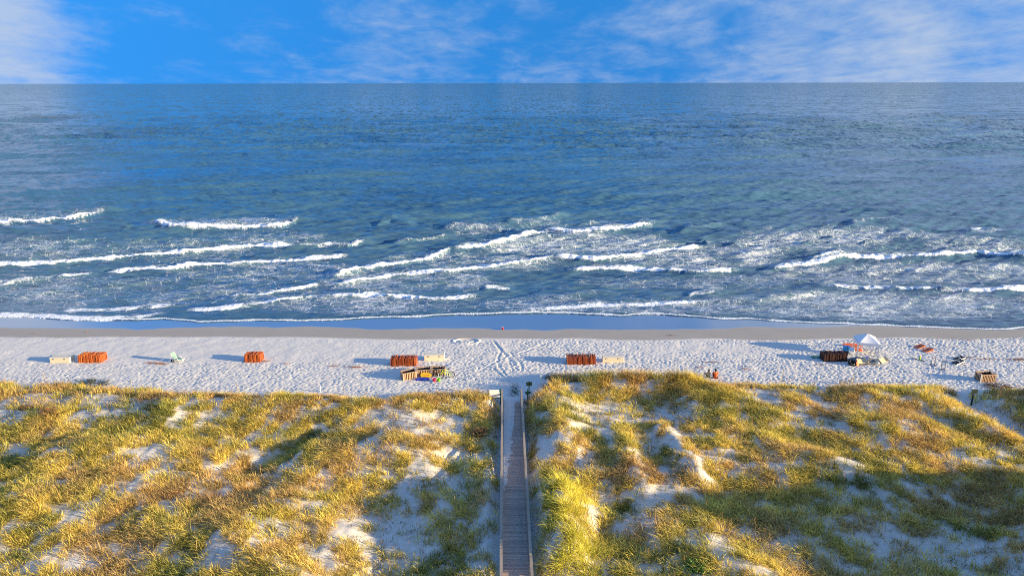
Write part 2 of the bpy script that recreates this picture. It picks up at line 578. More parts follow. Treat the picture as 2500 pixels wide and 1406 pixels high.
# ridges and hollows: (pixel a, pixel b, height, width metres)
RIDGES = [((1372, 985), (1378, 1090), 1.0, 1.6), ((1366, 1200), (1376, 1350), 1.9, 1.7),
          ((1620, 1050), (1705, 1165), 0.75, 1.0), ((1520, 1080), (1570, 1190), 0.55, 1.0),
          ((1700, 985), (2280, 985), 0.75, 1.6), ((1900, 1030), (2250, 1050), 0.55, 2.2), ((1890, 1090), (2080, 1140), 0.6, 1.5),
          ((2330, 1015), (2500, 1085), 0.45, 1.3), ((2590, 985), (2760, 1060), 1.5, 2.2),
          ((2640, 1250), (2700, 1340), 2.9, 3.2), ((2680, 1400), (2760, 1520), 3.2, 3.4),  # unseen dunes past the right edge, added to shade the lower right
          ((1500, 935), (1760, 940), 0.5, 1.6),
          ((-200, 1010), (420, 1020), 0.55, 1.6), ((420, 1000), (1000, 1010), 0.55, 1.8), ((760, 1095), (1020, 1110), 0.55, 1.4),
          ((-100, 1240), (560, 1300), 0.8, 3.5), ((150, 1120), (520, 1120), 0.5, 2.0), ((560, 1350), (720, 1420), 0.7, 1.6),
          ((1650, 1330), (1850, 1420), 0.8, 2.2)]
HOLLOWS = [((1340, 1180), (1540, 1225), -0.65, 1.2), ((1340, 1440), (1560, 1490), -0.8, 1.6), ((960, 1220), (1010, 1420), -0.75, 2.6), ((600, 1140), (760, 1050), -0.75, 0.8), ((1120, 1120), (1150, 1350), -0.45, 1.6),
           ((640, 1180), (880, 1190), -0.5, 1.2), ((1780, 1190), (2480, 1250), -0.55, 2.0), ((2150, 1300), (2450, 1400), -0.5, 3.0),
           ((2335, 962), (2540, 1058), -0.75, 1.3), ((1500, 1290), (1640, 1300), -0.45, 1.6), ((60, 1330), (250, 1290), -0.3, 1.2)]


def seg_dist(x, y, a, b):
    ax, ay = px2w(a[0], a[1], 1.4); bx, by = px2w(b[0], b[1], 1.4)
    dx, dy = bx-ax, by-ay
    t = np.clip(((x-ax)*dx + (y-ay)*dy)/(dx*dx+dy*dy), 0, 1)
    return np.hypot(x-ax-t*dx, y-ay-t*dy)


# bare sand among the grass: px ellipses (cx, cy, rx, ry)
BARE = [(90, 985, 130, 38), (300, 1000, 110, 34), (1010, 1038, 115, 40), (1490, 1002, 135, 34), (965, 1300, 125, 88), (2250, 1325, 170, 40), (70, 990, 85, 32), (185, 985, 70, 34), (300, 1000, 70, 30), (25, 1010, 60, 25), (365, 1110, 32, 24), (620, 985, 50, 13), (470, 975, 30, 10),
        (1000, 1035, 90, 36), (1110, 1045, 48, 32), (960, 1300, 105, 75), (1015, 1170, 40, 60), (900, 1275, 70, 40), (1195, 1250, 24, 200),
        (60, 1110, 30, 18), (180, 1375, 70, 20), (320, 1352, 60, 20), (350, 1165, 25, 16), (520, 1375, 60, 20), (860, 955, 150, 18), (760, 1350, 40, 25), (660, 1290, 50, 25),
        (900, 1100, 40, 14), (1120, 1170, 40, 40), (560, 1395, 60, 30), (880, 1050, 40, 12),
        (1318, 1240, 20, 190), (1300, 1050, 14, 60), (1490, 1000, 110, 30), (1640, 1005, 90, 24), (1400, 935, 36, 22), (1440, 1055, 40, 16), (1455, 1025, 40, 14),
        (1650, 1070, 34, 40), (1700, 1140, 26, 34), (1590, 1080, 40, 30), (1425, 1140, 20, 20), (1480, 1190, 26, 30), (1600, 1215, 60, 40), (1560, 1270, 60, 30),
        (1860, 975, 70, 22), (1990, 965, 60, 16), (2060, 1150, 56, 26), (1990, 1045, 44, 18), (2120, 1005, 40, 12), (2220, 1050, 30, 16), (2240, 960, 50, 12),
        (1770, 1345, 50, 48), (2130, 1300, 110, 30), (2280, 1320, 90, 26), (2360, 1370, 80, 24), (2340, 1120, 40, 22), (2440, 1110, 40, 14), (2480, 1160, 30, 14),
        (1960, 1230, 40, 12), (2120, 1230, 30, 12), (2420, 1000, 60, 30), (2360, 965, 50, 18), (2470, 1035, 60, 18), (2380, 1010, 40, 20), (2260, 1010, 40, 12),
        (1930, 1320, 40, 20), (1850, 1225, 30, 12), (2050, 1370, 50, 20), (1800, 1400, 60, 20)]


def bare_mask(x, y, z=1.3):
    px, py = w2px(x, y, z)
    jx = (fbm(x, y, 2.5, 61, 3)-0.5)*70
    jy = (fbm(x, y, 2.5, 71, 3)-0.5)*40
    b = np.zeros_like(px)
    for cx, cyy, rx, ry in BARE:
        q = ((px+jx-cx)/(rx*0.93))**2 + ((py+jy-cyy)/(ry*0.93))**2
        b = np.maximum(b, 1-sstep(0.45, 1.25, q))
    return b


def height_base(x, y):
    zb = beach_z(y)
    edge = cy(C_DUNE, x)
    inland = edge - y                       # metres behind the foot of the dune
    k = sstep(-0.4, 3.2, inland)
    h = np.zeros_like(zb)
    for a, b, amp, wd in RIDGES:
        h += amp*np.exp(-(seg_dist(x, y, a, b)/wd)**2)
    for a, b, amp, wd in HOLLOWS:
        h += amp*np.exp(-(seg_dist(x, y, a, b)/wd)**2)
    h += (fbm(x, y, 7.0, 3, 2)-0.5)*1.0 + (fbm(x, y, 2.6, 9, 2)-0.5)*0.5 + (fbm(x, y, 0.9, 15, 2)-0.5)*0.2
    h += 0.35*np.exp(-((inland-2.6)/1.4)**2)
    z = zb + k*(0.55 + h)
    z = np.maximum(z, zb*0.5 + 0.12*k)
    # cutting of the boardwalk
    dd = np.abs(x - deck_x(y))
    cut = 1 - sstep(1.0, 2.1, dd)
    cut = cut*sstep(DECK_B[1]+1.0, DECK_B[1]-2.5, y)
    z = z*(1-cut) + (deck_z(y)-0.42)*cut
    near = (1-sstep(0.95, 2.2, dd))*sstep(DECK_B[1]-3.0, DECK_B[1]-0.6, y)*(1-sstep(DECK_B[1]+1.5, DECK_B[1]+4, y))
    z = z*(1-near) + np.minimum(z, deck_z(np.minimum(y, DECK_B[1]))-0.10)*near
    return z


def lin(a, b, step):
    return np.linspace(a, b, int(round((b-a)/step))+1)


gx = np.concatenate([[-600, -250, -130, -95, -80, -72], lin(-67, 67, 0.128), [72, 80, 95, 130, 250, 600]])
gy = np.concatenate([[-400, -150, -50, 0, 14, 20, 24], lin(27, 60, 0.2)[:-1], lin(60, 84, 0.115), [85, 87, 90, 95, 102, 112, 130, 170]])
GX, GY = np.meshgrid(gx, gy)
GZ = height_base(GX, GY)

# footprints and scuffs on the dry beach
i0 = 6; nxf = len(lin(-67, 67, 0.128))
j0 = int(np.searchsorted(gy, 60.0)); nyf = len(lin(60, 84, 0.115))
bx, by = GX[j0:j0+nyf, i0:i0+nxf], GY[j0:j0+nyf, i0:i0+nxf]
bpx, bpy_ = w2px(bx, by, 0.4)
dryk = 1 - sstep(-0.5, 0.25, by - cy(C_DRY, bx) + (fbm(bx, by, 3.0, 5, 3)-0.5)*1.6)
tread = 0.30 + 0.75*sstep(700, 1150, bpx) + 0.25*sstep(1900, 2100, bpx)
tread = np.where(bpy_ > 884, np.maximum(tread, 0.85), tread)
smooth_a = np.exp(-((bpx-500)/560)**2 - ((bpy_-848)/26)**2)
smooth_b = np.exp(-((bpx-1700)/190)**2 - ((bpy_-848)/18)**2)
tread = tread*(1-0.85*smooth_a)*(1-0.75*smooth_b) * (0.6+0.8*fbm(bx, by, 4.0, 31, 3))
tread = np.clip(tread, 0, 1.2)*dryk
foot = np.zeros_like(bx)
N = 120000
fi = rng.integers(4, nyf-4, N); fj = rng.integers(4, nxf-4, N)
keep = rng.random(N) < tread[fi, fj]*0.9
fi, fj = fi[keep], fj[keep]
n = len(fi)
ang = rng.normal(0.9, 0.7, n)
la = rng.uniform(0.11, 0.19, n); lb = rng.uniform(0.07, 0.10, n)
dep = rng.uniform(0.010, 0.036, n)*(0.55+0.7*tread[fi, fj])
ox = rng.uniform(-.06, .06, n); oy = rng.uniform(-.05, .05, n)
for di in range(-4, 5):
    for dj in range(-4, 5):
        ux = dj*0.128-ox; uy = di*0.115-oy
        ca, sa = np.cos(ang), np.sin(ang)
        q = ((ux*ca+uy*sa)/la)**2 + ((-ux*sa+uy*ca)/lb)**2
        k = -dep*np.exp(-q*1.1) + 0.26*dep*np.exp(-((np.sqrt(q)-1.6)/0.5)**2)
        np.add.at(foot, (np.clip(fi+di, 0, nyf-1), np.clip(fj+dj, 0, nxf-1)), k)
foot = np.clip(foot, -0.12, 0.10)
# wheel ruts and a ring dug in the sand
TRACKS = [[(1203, 826), (1222, 850), (1242, 880), (1253, 906)], [(1208, 832), (1232, 860), (1252, 885), (1262, 906)], [(1212, 838), (1222, 856), (1214, 880), (1218, 896), (1240, 925)],
          [(1085, 862), (1140, 878), (1205, 902), (1242, 935)], [(1000, 838), (1085, 862)], [(1352, 826), (1290, 852), (1240, 872)], [(1247, 860), (1270, 885), (1275, 905)], [(1175, 905), (1200, 890), (1235, 868)]]
for tr in TRACKS:
    for a, b in zip(tr[:-1], tr[1:]):
        ax, ay = px2w(a[0], a[1], .4); qx, qy = px2w(b[0], b[1], .4)
        tt = np.clip(((bx-ax)*(qx-ax)+(by-ay)*(qy-ay))/((qx-ax)**2+(qy-ay)**2), 0, 1)
        dd = np.hypot(bx-ax-tt*(qx-ax), by-ay-tt*(qy-ay))
        foot += -0.04*np.exp(-(dd/0.12)**2) + 0.014*np.exp(-((dd-0.28)/0.1)**2)
rx, ry = px2w(1138, 830, .3)
qq = np.hypot((bx-rx)/1.15, (by-ry)/0.75)
foot += -0.12*np.exp(-((qq-1)/0.16)**2) + 0.09*np.exp(-((qq-1.35)/0.15)**2)
foot += (fbm(bx, by, 1.3, 91, 3)-0.5)*0.07*dryk
foot += (fbm(bx, by, 0.45, 95, 2)-0.5)*0.03*dryk*np.clip(tread+0.15, 0, 1)
fade = sstep(-1.5, 0.4, by - cy(C_DUNE, bx))
GZ[j0:j0+nyf, i0:i0+nxf] += foot*fade
# rippled sand in the dunes
dn = sstep(0.5, -1.0, GY - cy(C_DUNE, GX))
GZ += dn*((fbm(GX, GY, 0.5, 121, 2)-0.5)*0.07)

edge_j = (fbm(GX, GY, 5, 141, 3)-0.5)*0.9
WET = sstep(-0.25, 0.5, GY - cy(C_WET, GX) + (fbm(GX, GY, 3.5, 151, 3)-0.5)*1.3)
DAMP = sstep(-0.25, 0.35, GY - cy(C_DRY, GX) + edge_j)
SAND = sand_material()


def grass_prob(x, y):
    inl = cy(C_DUNE, x) - y
    pxx, pyy = w2px(x, y, 1.4)
    gl = np.exp(-((pxx-1395)/80)**2)*sstep(1120, 1220, pyy)
    pr = (1-0.90*bare_mask(x, y)) * (0.10+0.90*sstep(0.33, 0.47, fbm(x, y, 1.6, 501, 3) + 0.04))
    pr = np.maximum(pr, 0.34*sstep(0.56, 0.70, vnoise(x, y, 0.7, 507)))
    thin = np.maximum(sstep(1900, 2050, pxx)*sstep(1170, 1240, pyy), np.exp(-((pxx-1010)/170)**2 - ((pyy-1270)/130)**2))
    pr = pr*(1-0.5*thin*sstep(0.35, 0.6, fbm(x, y, 1.1, 509, 3)))
    pr = np.maximum(pr, 0.95*gl)
    pr = pr*sstep(0.7, 1.5, seg_dist(x, y, (2325, 962), (2540, 1062)))
    pr = pr*(0.08+0.92*sstep(0.24, 0.50, vnoise(x, y, 0.85, 503)+0.05))
    pr = pr*sstep(-0.3, 0.6, inl + (fbm(x, y, 3.2, 510, 3)-0.5)*3.4)
    return pr*sstep(1.15, 1.45, np.abs(x - deck_x(y)))


THATCH = np.where((GY > 30) & (GY < 66) & (np.abs(GX) < 66), np.clip(grass_prob(GX, GY)*1.1 + 0.24*sstep(-0.2, 1.5, cy(C_DUNE, GX)-GY), 0, 0.9), 0)
terrain = grid_mesh('beach', GX, GY, GZ, SAND, {'wet': WET, 'damp': DAMP, 'thatch': THATCH})
tag(terrain, kind='structure')


def ground(x, y):
    i = int(np.clip(np.searchsorted(gx, x)-1, 0, len(gx)-2)); j = int(np.clip(np.searchsorted(gy, y)-1, 0, len(gy)-2))
    fx = (x-gx[i])/(gx[i+1]-gx[i]); fy = (y-gy[j])/(gy[j+1]-gy[j])
    return float((GZ[j, i]*(1-fx)+GZ[j, i+1]*fx)*(1-fy) + (GZ[j+1, i]*(1-fx)+GZ[j+1, i+1]*fx)*fy)


def ground_v(x, y):
    i = np.clip(np.searchsorted(gx, x)-1, 0, len(gx)-2); j = np.clip(np.searchsorted(gy, y)-1, 0, len(gy)-2)
    fx = (x-gx[i])/(gx[i+1]-gx[i]); fy = (y-gy[j])/(gy[j+1]-gy[j])
    return (GZ[j, i]*(1-fx)+GZ[j, i+1]*fx)*(1-fy) + (GZ[j+1, i]*(1-fx)+GZ[j+1, i+1]*fx)*fy


def at(px, py):
    """ground point seen at a photo pixel"""
    z = 0.5
    for _ in range(12):
        x, y = px2w(px, py, z)
        z = 0.5*z + 0.5*ground(float(x), float(y))
    return Vector((float(x), float(y), ground(float(x), float(y))))


# ------------------------------------------------------------------ sea
D0, D1 = 79.0, 60000.0
rows = [D0]
while rows[-1] < D1:
    dd_ = rows[-1]
    rows.append(dd_ + np.clip(dd_*dd_/(30.0*683.0)*0.62, 0.14, 1e9) * (0.62 if dd_ < 135 else 1.0))
    if rows[-1] > 2500: break
rows = np.array(rows + [3200, 4500, 7000, 12000, 25000, 90000])
us = np.concatenate([[-8, -3, -1.5, -1.0], lin(-0.80, 0.80, 0.80/560), [1.0, 1.5, 3, 8]])
U, D = np.meshgrid(us, rows)
SX, SY = U*D, D.copy()
SZ = np.zeros_like(SX)
dx_local = np.maximum(D*0.80/560, np.gradient(rows)[:, None])
r2 = np.random.default_rng(5)
deep = sstep(84, 150, SY)
for k in range(100):
    far = 1.0
    if k < 10:
        lam = r2.uniform(11, 24); amp = 0.095; th = R(r2.normal(19, 8))
    elif k < 26:
        lam = r2.uniform(5.0, 10.0); amp = 0.0065*lam; th = R(r2.normal(14, 13))
    elif k < 76:
        lam = 1.3*(5.0/1.3)**r2.random(); amp = 0.0125*lam; th = R(r2.normal(12, 18))
    else:
        lam = 8.0*(40.0/8.0)**r2.random(); amp = 0.0085*lam; th = R(r2.normal(8, 16)); far = sstep(190, 420, SY)
    kx, ky = 2*math.pi/lam*math.sin(th), -2*math.pi/lam*math.cos(th)
    ph = r2.uniform(0, 6.28)
    fadef = sstep(1.8, 3.4, lam/dx_local)
    s = np.sin(kx*SX + ky*SY + ph + 1.2*vnoise(SX, SY, lam*4, 300+k))
    SZ += far*amp*fadef*(s + 0.35*(s*s-0.5))*((0.2+0.8*deep) if k < 10 else (0.45+0.55*deep))
SZ *= 0.8 + 0.5*vnoise(SX, SY, 45, 77)

# breaking waves, read off the photograph: (polyline px, height, foam reach behind, width, edge taper px)
WAVES = [
    ([(-120, 545), (0, 541), (90, 538), (180, 528), (255, 517)], 0.75, 7, 1.0),
    ([(375, 545), (420, 556), (500, 557), (600, 554), (690, 551), (727, 541)], 0.7, 8, 1.0),
    ([(-120, 652), (0, 648), (100, 645), (200, 637), (330, 625), (480, 615), (580, 607), (640, 600), (730, 600)], 0.5, 4.0, 0.95),
    ([(730, 599), (800, 597), (850, 598), (890, 588)], 0.5, 2, 0.8),
    ([(260, 663), (400, 657), (480, 650), (600, 642), (720, 636), (800, 630), (850, 624)], 0.42, 2.5, 0.9),
    ([(-60, 696), (0, 692), (80, 684), (140, 676)], 0.35, 1.0, 0.6),
    ([(145, 676), (190, 671), (225, 667)], 0.35, 1.0, 0.7),
    ([(560, 722), (640, 715), (700, 705), (780, 693)], 0.32, 0.8, 0.75),
    ([(815, 673), (900, 656), (1000, 641), (1060, 626), (1100, 609)], 0.45, 2.5, 0.9),
    ([(1110, 608), (1180, 601), (1240, 590), (1290, 578), (1340, 570)], 0.5, 3, 0.9),
    ([(1335, 568), (1400, 573), (1500, 566), (1590, 552)], 0.75, 5, 1.0),
    ([(820, 694), (900, 681), (960, 671), (1060, 664), (1200, 653), (1300, 641), (1350, 633)], 0.42, 2.5, 0.9),
    ([(1345, 634), (1450, 638), (1520, 631), (1620, 616), (1715, 602)], 0.45, 3, 0.9),
    ([(1390, 663), (1480, 658), (1560, 658), (1680, 665), (1800, 661)], 0.4, 3, 0.85),
    ([(1890, 658), (1980, 646), (2060, 632), (2150, 630), (2300, 626), (2380, 619), (2500, 630), (2620, 632)], 0.55, 4.5, 1.0),
    ([(1980, 636), (2030, 625), (2060, 620)], 0.4, 1.5, 0.7),
    ([(450, 758), (560, 751), (650, 741), (740, 731), (850, 723), (950, 724), (1060, 731), (1130, 727), (1165, 719)], 0.32, 1.2, 0.8),
    ([(1270, 757), (1400, 750), (1500, 746), (1600, 744), (1730, 739)], 0.3, 2.0, 0.8),
    ([(-80, 764), (0, 766), (100, 769), (250, 776), (340, 774), (400, 766)], 0.2, 0.9, 0.8),
    ([(140, 758), (300, 753), (400, 749), (430, 746)], 0.25, 0.8, 0.7),
    ([(2010, 703), (2100, 704), (2250, 711), (2400, 714), (2500, 709), (2600, 706)], 0.35, 1.2, 0.75),
    ([(1180, 706), (1210, 704), (1245, 707)], 0.2, 0.8, 0.7),
    ([(1680, 723), (1710, 719), (1745, 715)], 0.25, 0.8, 0.7),
    ([(2365, 570), (2395, 562), (2425, 566)], 0.5, 5, 0.75),
    ([(960, 592), (1040, 583), (1095, 578)], 0.5, 2, 0.25),
    ([(1720, 599), (1760, 598), (1800, 600)], 0.6, 1, 0.2),
    ([(920, 545), (955, 538), (1000, 543)], 0.7, 1, 0.05),
    ([(270, 492), (320, 488), (380, 490)], 0.5, 1, 0.0),
    ([(650, 500), (740, 494), (830, 486)], 0.55, 1, 0.0),
    ([(1060, 500), (1180, 490), (1250, 484)], 0.6, 1, 0.06),
    ([(1080, 560), (1160, 555), (1260, 562)], 0.5, 1, 0.3),
    ([(1240, 545), (1310, 538), (1370, 530)], 0.5, 2, 0.25),
    ([(2080, 553), (2130, 544), (2190, 545)], 0.5, 1.5, 0.2),
    ([(2200, 566), (2270, 559), (2350, 563)], 0.6, 1, 0.05),
    ([(1660, 569), (1760, 548), (1830, 545)], 0.5, 1, 0.1),
    ([(1300, 725), (1400, 722), (1480, 716)], 0.3, 1, 0.15),
    ([(1740, 738), (1850, 735), (1960, 722), (2010, 708)], 0.35, 1, 0.15),
    ([(2200, 520), (2280, 513), (2340, 520)], 0.5, 1, 0.0),
    ([(300, 560), (350, 549), (385, 549)], 0.5, 1, 0.0),
    ([(780, 545), (850, 542), (920, 540)], 0.4, 1, 0.05),
    ([(1150, 400), (1200, 394), (1260, 396)], 0.7, 1, 0.02), ([(740, 424), (800, 418), (850, 421)], 0.6, 1, 0.05),
    ([(1830, 480), (1900, 474), (1990, 478)], 0.5, 1, 0.0), ([(0, 520), (60, 512), (140, 509)], 0.4, 1, 0.0),
]
FOAM = np.zeros_like(SX)
near_rows = SY < 330
lump = fbm(SX, SY, 1.5, 51, 3)
lump2 = fbm(SX, SY, 0.6, 57, 2)
wob = (fbm(SX, SY, 9, 205, 3)-0.5)*1.4
for pts, hgt, reach, fst in WAVES:
    c = curve(pts, 0.15)
    x0, x1 = c[0][0], c[0][-1]
    L = x1-x0
    if fst < 0.1:
        hgt = hgt*0.75
    yc = cy(c, SX) + wob*min(1.0, L/20)
    tp = max(0.8, min(4.0, L*0.16))
    sp = np.clip((SY-100)/60, 0, 1)
    endk = sstep(x0-tp*0.9, x0+tp*0.7, SX)*(1-sstep(x1-tp*0.5, x1+tp*1.4, SX))
    dyv = SY-yc
    wf, wb = 0.55+hgt*0.6, 2.2+hgt*2.6
    prof = np.where(dyv < 0, np.exp(-(dyv/wf)**2), np.exp(-(np.abs(dyv)/wb)**1.5))
    amp = hgt*1.25*(0.75+0.5*vnoise(SX, SY, 5, 400))
    SZ += np.where(near_rows, prof*amp*endk, 0)
    if fst > 0:
        endf = sstep(x0-tp*0.2, x0+tp*0.6, SX)*(1-sstep(x1-tp*0.6, x1+tp*0.25, SX))
        thick = (0.5+hgt*1.1)*(0.65+0.5*vnoise(SX, SX*0, 3.0, int(abs(x0)*7) % 997))
        body = sstep(-wf*0.95, -wf*0.5, dyv + (lump2-0.5)*0.5)*(1-sstep(thick*0.7, thick*1.5+0.2, dyv + (lump-0.5)*1.3))
        gap = sstep(0.18, 0.42, vnoise(SX, SX*0, 2.4, int(abs(x1)*13) % 991) + (0.25 if fst > 0.85 else 0.02))
        trail = np.where(dyv > 0, np.exp(-dyv/reach), 0)*0.46
        FOAM = np.maximum(FOAM, endf*fst*np.maximum(body*(0.72+0.5*gap), trail))
        SZ += np.where(near_rows, body*endf*fst*((lump-0.42)*0.45 + (lump2-0.5)*0.3), 0)
# drifting lace of the surf zone (px ellipses: density)
spx, spy = w2px(SX, SY, 0.0)
LACE = [(300, 610, 420, 34, .36), (120, 600, 160, 26, .45), (650, 580, 160, 26, .40), (560, 540, 110, 12, .6), (350, 715, 520, 42, .38), (700, 665, 300, 25, .42), (1000, 690, 260, 32, .45),
        (950, 745, 330, 26, .52), (1450, 605, 280, 36, .58), (1150, 640, 260, 26, .45), (1700, 630, 250, 30, .55), (2000, 590, 220, 34, .60), (2150, 575, 160, 22, .5), (2250, 670, 380, 34, .56), (2150, 750, 420, 40, .58), (2420, 600, 180, 20, .52),
        (1560, 690, 160, 18, .36), (1300, 745, 200, 20, .48), (1700, 755, 260, 22, .55), (1480, 550, 160, 12, .4), (1330, 545, 90, 10, .35), (1780, 690, 160, 22, .45), (2400, 565, 60, 9, .5), (1180, 560, 110, 14, .35), (200, 745, 260, 24, .30), (640, 690, 260, 30, .34)]
lace = np.zeros_like(SX)
for cx, cyy, rx_, ry_, dn_ in LACE:
    q = ((spx-cx)/rx_)**2 + ((spy-cyy)/ry_)**2
    lace = np.maximum(lace, dn_*(1-sstep(0.35, 1.35, q + (fbm(SX, SY, 7, 222, 3)-0.5)*0.9)))
lace *= 0.12 + 0.98*fbm(SX, SY, 5, 233, 3)
FOAM = np.maximum(FOAM, lace)
# scattered whitecaps offshore
cap = vnoise(SX, SY, 3.4, 610)*vnoise(SX, SY, 9, 611)
FOAM = np.maximum(FOAM, np.where((SY > 150) & (SY < 900), 0.95*sstep(0.905, 0.95, cap), 0))
# the sea runs out thin on the sand
run = SY - (cy(C_SEA, SX) + (fbm(SX, SY*0+3, 2.2, 250, 3)-0.5)*0.6 + (fbm(SX, SY*0+9, 8.0, 255, 2)-0.5)*2.2)
shoal = sstep(0, 9, run)
SZ *= (0.10 + 0.90*shoal)
# edge lip of the swash
FOAM = np.maximum(FOAM, 1.25*np.exp(-((run-0.10)/(0.10+0.18*vnoise(SX, SX*0, 1.7, 260)))**2))
SZ += 0.02*np.exp(-((run-0.25)/0.25)**2)
bz = ground_v(np.clip(SX, -500, 500), np.clip(SY, -300, 168))
film = np.where(run > -0.25, np.maximum(SZ + 0.16*np.exp(-np.maximum(run, 0)/7.0)*sstep(-0.2, 1.2, run), bz + 0.05*sstep(-0.25, 0.25, run)), bz + np.clip((run+0.25)*0.15, -0.08, 0.0))
SZ = np.where(SY < 110, film, SZ)
sea = grid_mesh('sea', SX, SY, SZ, sea_material(), {'foam': np.clip(FOAM, 0, 1.3)})
tag(sea, kind='structure')

# ------------------------------------------------------------------ boardwalk
deck_ang = -math.atan2(DECK_B[0]-DECK_A[0], DECK_B[1]-DECK_A[1])
slope = math.atan(0.012)
bw = bpy.data.objects.new('boardwalk', None); col.objects.link(bw)
bw.location = (deck_x(30.0), 30.0, deck_z(30.0)); bw.rotation_euler = (-slope, 0, deck_ang)
tag(bw, 'long grey timber boardwalk with side rails running through the dunes to the beach', 'boardwalk')
LEN = (DECK_B[1]-30.0)
pitch = 0.145
mb = MB(); mb.box((0, 0, -0.02), (DECK_W, 0.127, 0.04))
plank_me = [mb.mesh('plank', M['deck'])]
for k in range(int(LEN/pitch)):
    o = bpy.data.objects.new('plank', plank_me[0]); col.objects.link(o); o.parent = bw
    o.location = (random.uniform(-.008, .008), k*pitch+0.07, random.uniform(-.006, .004)); o.rotation_euler = (random.uniform(-.01, .01), random.uniform(-.003, .003), random.uniform(-.004, .004))
for s in (-1, 1):
    part('stringer', M['greywood'], bw, lambda m: m.box((s*0.7, LEN/2, -0.165), (0.09, LEN, 0.24)))
    xr = s*(DECK_W/2+0.10)
    top_me = None
    seg = 2.44
    nseg = int(math.ceil(LEN/seg))
    for k in range(nseg):
        y0 = LEN-(k+1)*seg; y1 = LEN-k*seg
        jog = random.uniform(-.012, .012)
        part('top_rail', M['railwood'], bw, lambda m: m.box((xr+s*0.01+jog, (y0+y1)/2, 1.07), (0.17, seg-0.012, 0.04)))
        part('side_rail', M['railwood'], bw, lambda m: (m.box((xr-s*0.065, (y0+y1)/2, 0.985), (0.038, seg-0.01, 0.12))))
        part('side_rail', M['railwood'], bw, lambda m: (m.box((xr-s*0.065, (y0+y1)/2, 0.60), (0.038, seg-0.01, 0.24))))
        part('side_rail', M['railwood'], bw, lambda m: (m.box((xr-s*0.065, (y0+y1)/2, 0.18), (0.038, seg-0.01, 0.12))))
    np_ = int(LEN/1.22)+1
    for k in range(np_):
        yy = LEN-0.06-k*1.22
        hh = 1.22 if k == 0 else 1.05
        part('post', M['greywood'], bw, lambda m: m.box((xr, yy, hh/2-0.35), (0.09, 0.09, hh+0.7)))

# sand blown over the seaward end of the deck
ny_, nx_ = 240, 46
sy_ = np.linspace(DECK_B[1]-15.5, DECK_B[1]+1.6, ny_); sx_ = np.linspace(-DECK_W/2+0.02, DECK_W/2-0.02, nx_)
AX, AY = np.meshgrid(sx_, sy_)
tt = (AY-(DECK_B[1]-12.0))/12.0
cover = np.clip(tt, -0.3, 1.15)
rim = 0.10 + 0.38*np.clip(tt, 0, 1)
msk = rim - (AX+0.28)*(0.5+0.3*(1-np.clip(tt, 0, 1))) + (cover-0.45)*0.55 + (fbm(AX, AY, 0.6, 701, 4)-0.5)*0.7
msk = msk - 0.55*sstep(0.0, 0.35, AX)*(1-sstep(DECK_B[1]-0.9, DECK_B[1]-0.1, AY))
msk = msk + sstep(DECK_B[1]-0.5, DECK_B[1]+0.4, AY)*0.9
hz = np.clip(msk, -0.35, 0.45)*0.075
WX = AX*math.cos(deck_ang) + deck_x(AY)
ZZ = np.where(AY < DECK_B[1], deck_z(AY), np.minimum(deck_z(AY), deck_z(DECK_B[1]))) + hz
past = sstep(DECK_B[1]-0.1, DECK_B[1]+1.5, AY)
ZZ = ZZ*(1-past) + (ground_v(WX, AY)-0.03)*past
sd = grid_mesh('sand_drift', WX, AY, ZZ, SAND, {'wet': np.zeros_like(AX), 'damp': np.zeros_like(AX)})
tag(sd, kind='structure')


# ------------------------------------------------------------------ things on the beach
def thing(name, loc, label, cat, rz=0.0, group=None, sink=0.0):
    o = bpy.data.objects.new(name, None)
    col.objects.link(o)
    o.location = (loc[0], loc[1], loc[2]-sink)
    o.rotation_euler = (0, 0, rz)
    o.empty_display_size = 0.3
    return tag(o, label, cat, group)


def storage_box(px, py, L, Wd, H, rz, label):
    p = at(px, py)
    t = thing('storage_box', p + Vector((0, Wd/2, 0)), label, 'box', rz, 'cream storage boxes on the beach', 0.06)
    part('body', M['cream'], t, lambda m: m.box((0, 0, H*0.43), (L-0.06, Wd-0.06, H*0.86)), 0.02)
    ld = part('lid', M['cream_lid'], t, lambda m: (m.box((0, 0, H*0.93), (L, Wd, H*0.14), top=(0.97, 0.94))), 0.02)
    for s in (-1, 1):
        part('hasp', M['metal'], t, lambda m: m.box((s*L*0.28, -Wd/2-0.012, H*0.80), (0.06, 0.02, 0.16)))
        part('hinge', M['metal'], ld, lambda m: m.box((s*L*0.3, Wd/2+0.012, H*0.88), (0.12, 0.02, 0.06)))
        part('handle', M['metal'], t, lambda m: m.tube([(s*(L/2-0.03), -0.12, H*0.55), (s*(L/2+0.03), -0.1, H*0.55), (s*(L/2+0.03), 0.1, H*0.55), (s*(L/2-0.03), 0.12, H*0.55)], 0.012))
    return t


storage_box(146, 884, 2.25, 1.05, 0.66, 0.0, 'cream storage box at the left, touching a stack of orange chairs on its right')
storage_box(1060, 880.5, 2.3, 0.85, 0.74, R(1.5), 'cream storage box behind the slatted bins and the green bicycle')
storage_box(1496, 886, 2.35, 0.7, 0.72, 0.0, 'cream storage box to the right of the chair stack nearest the boardwalk')


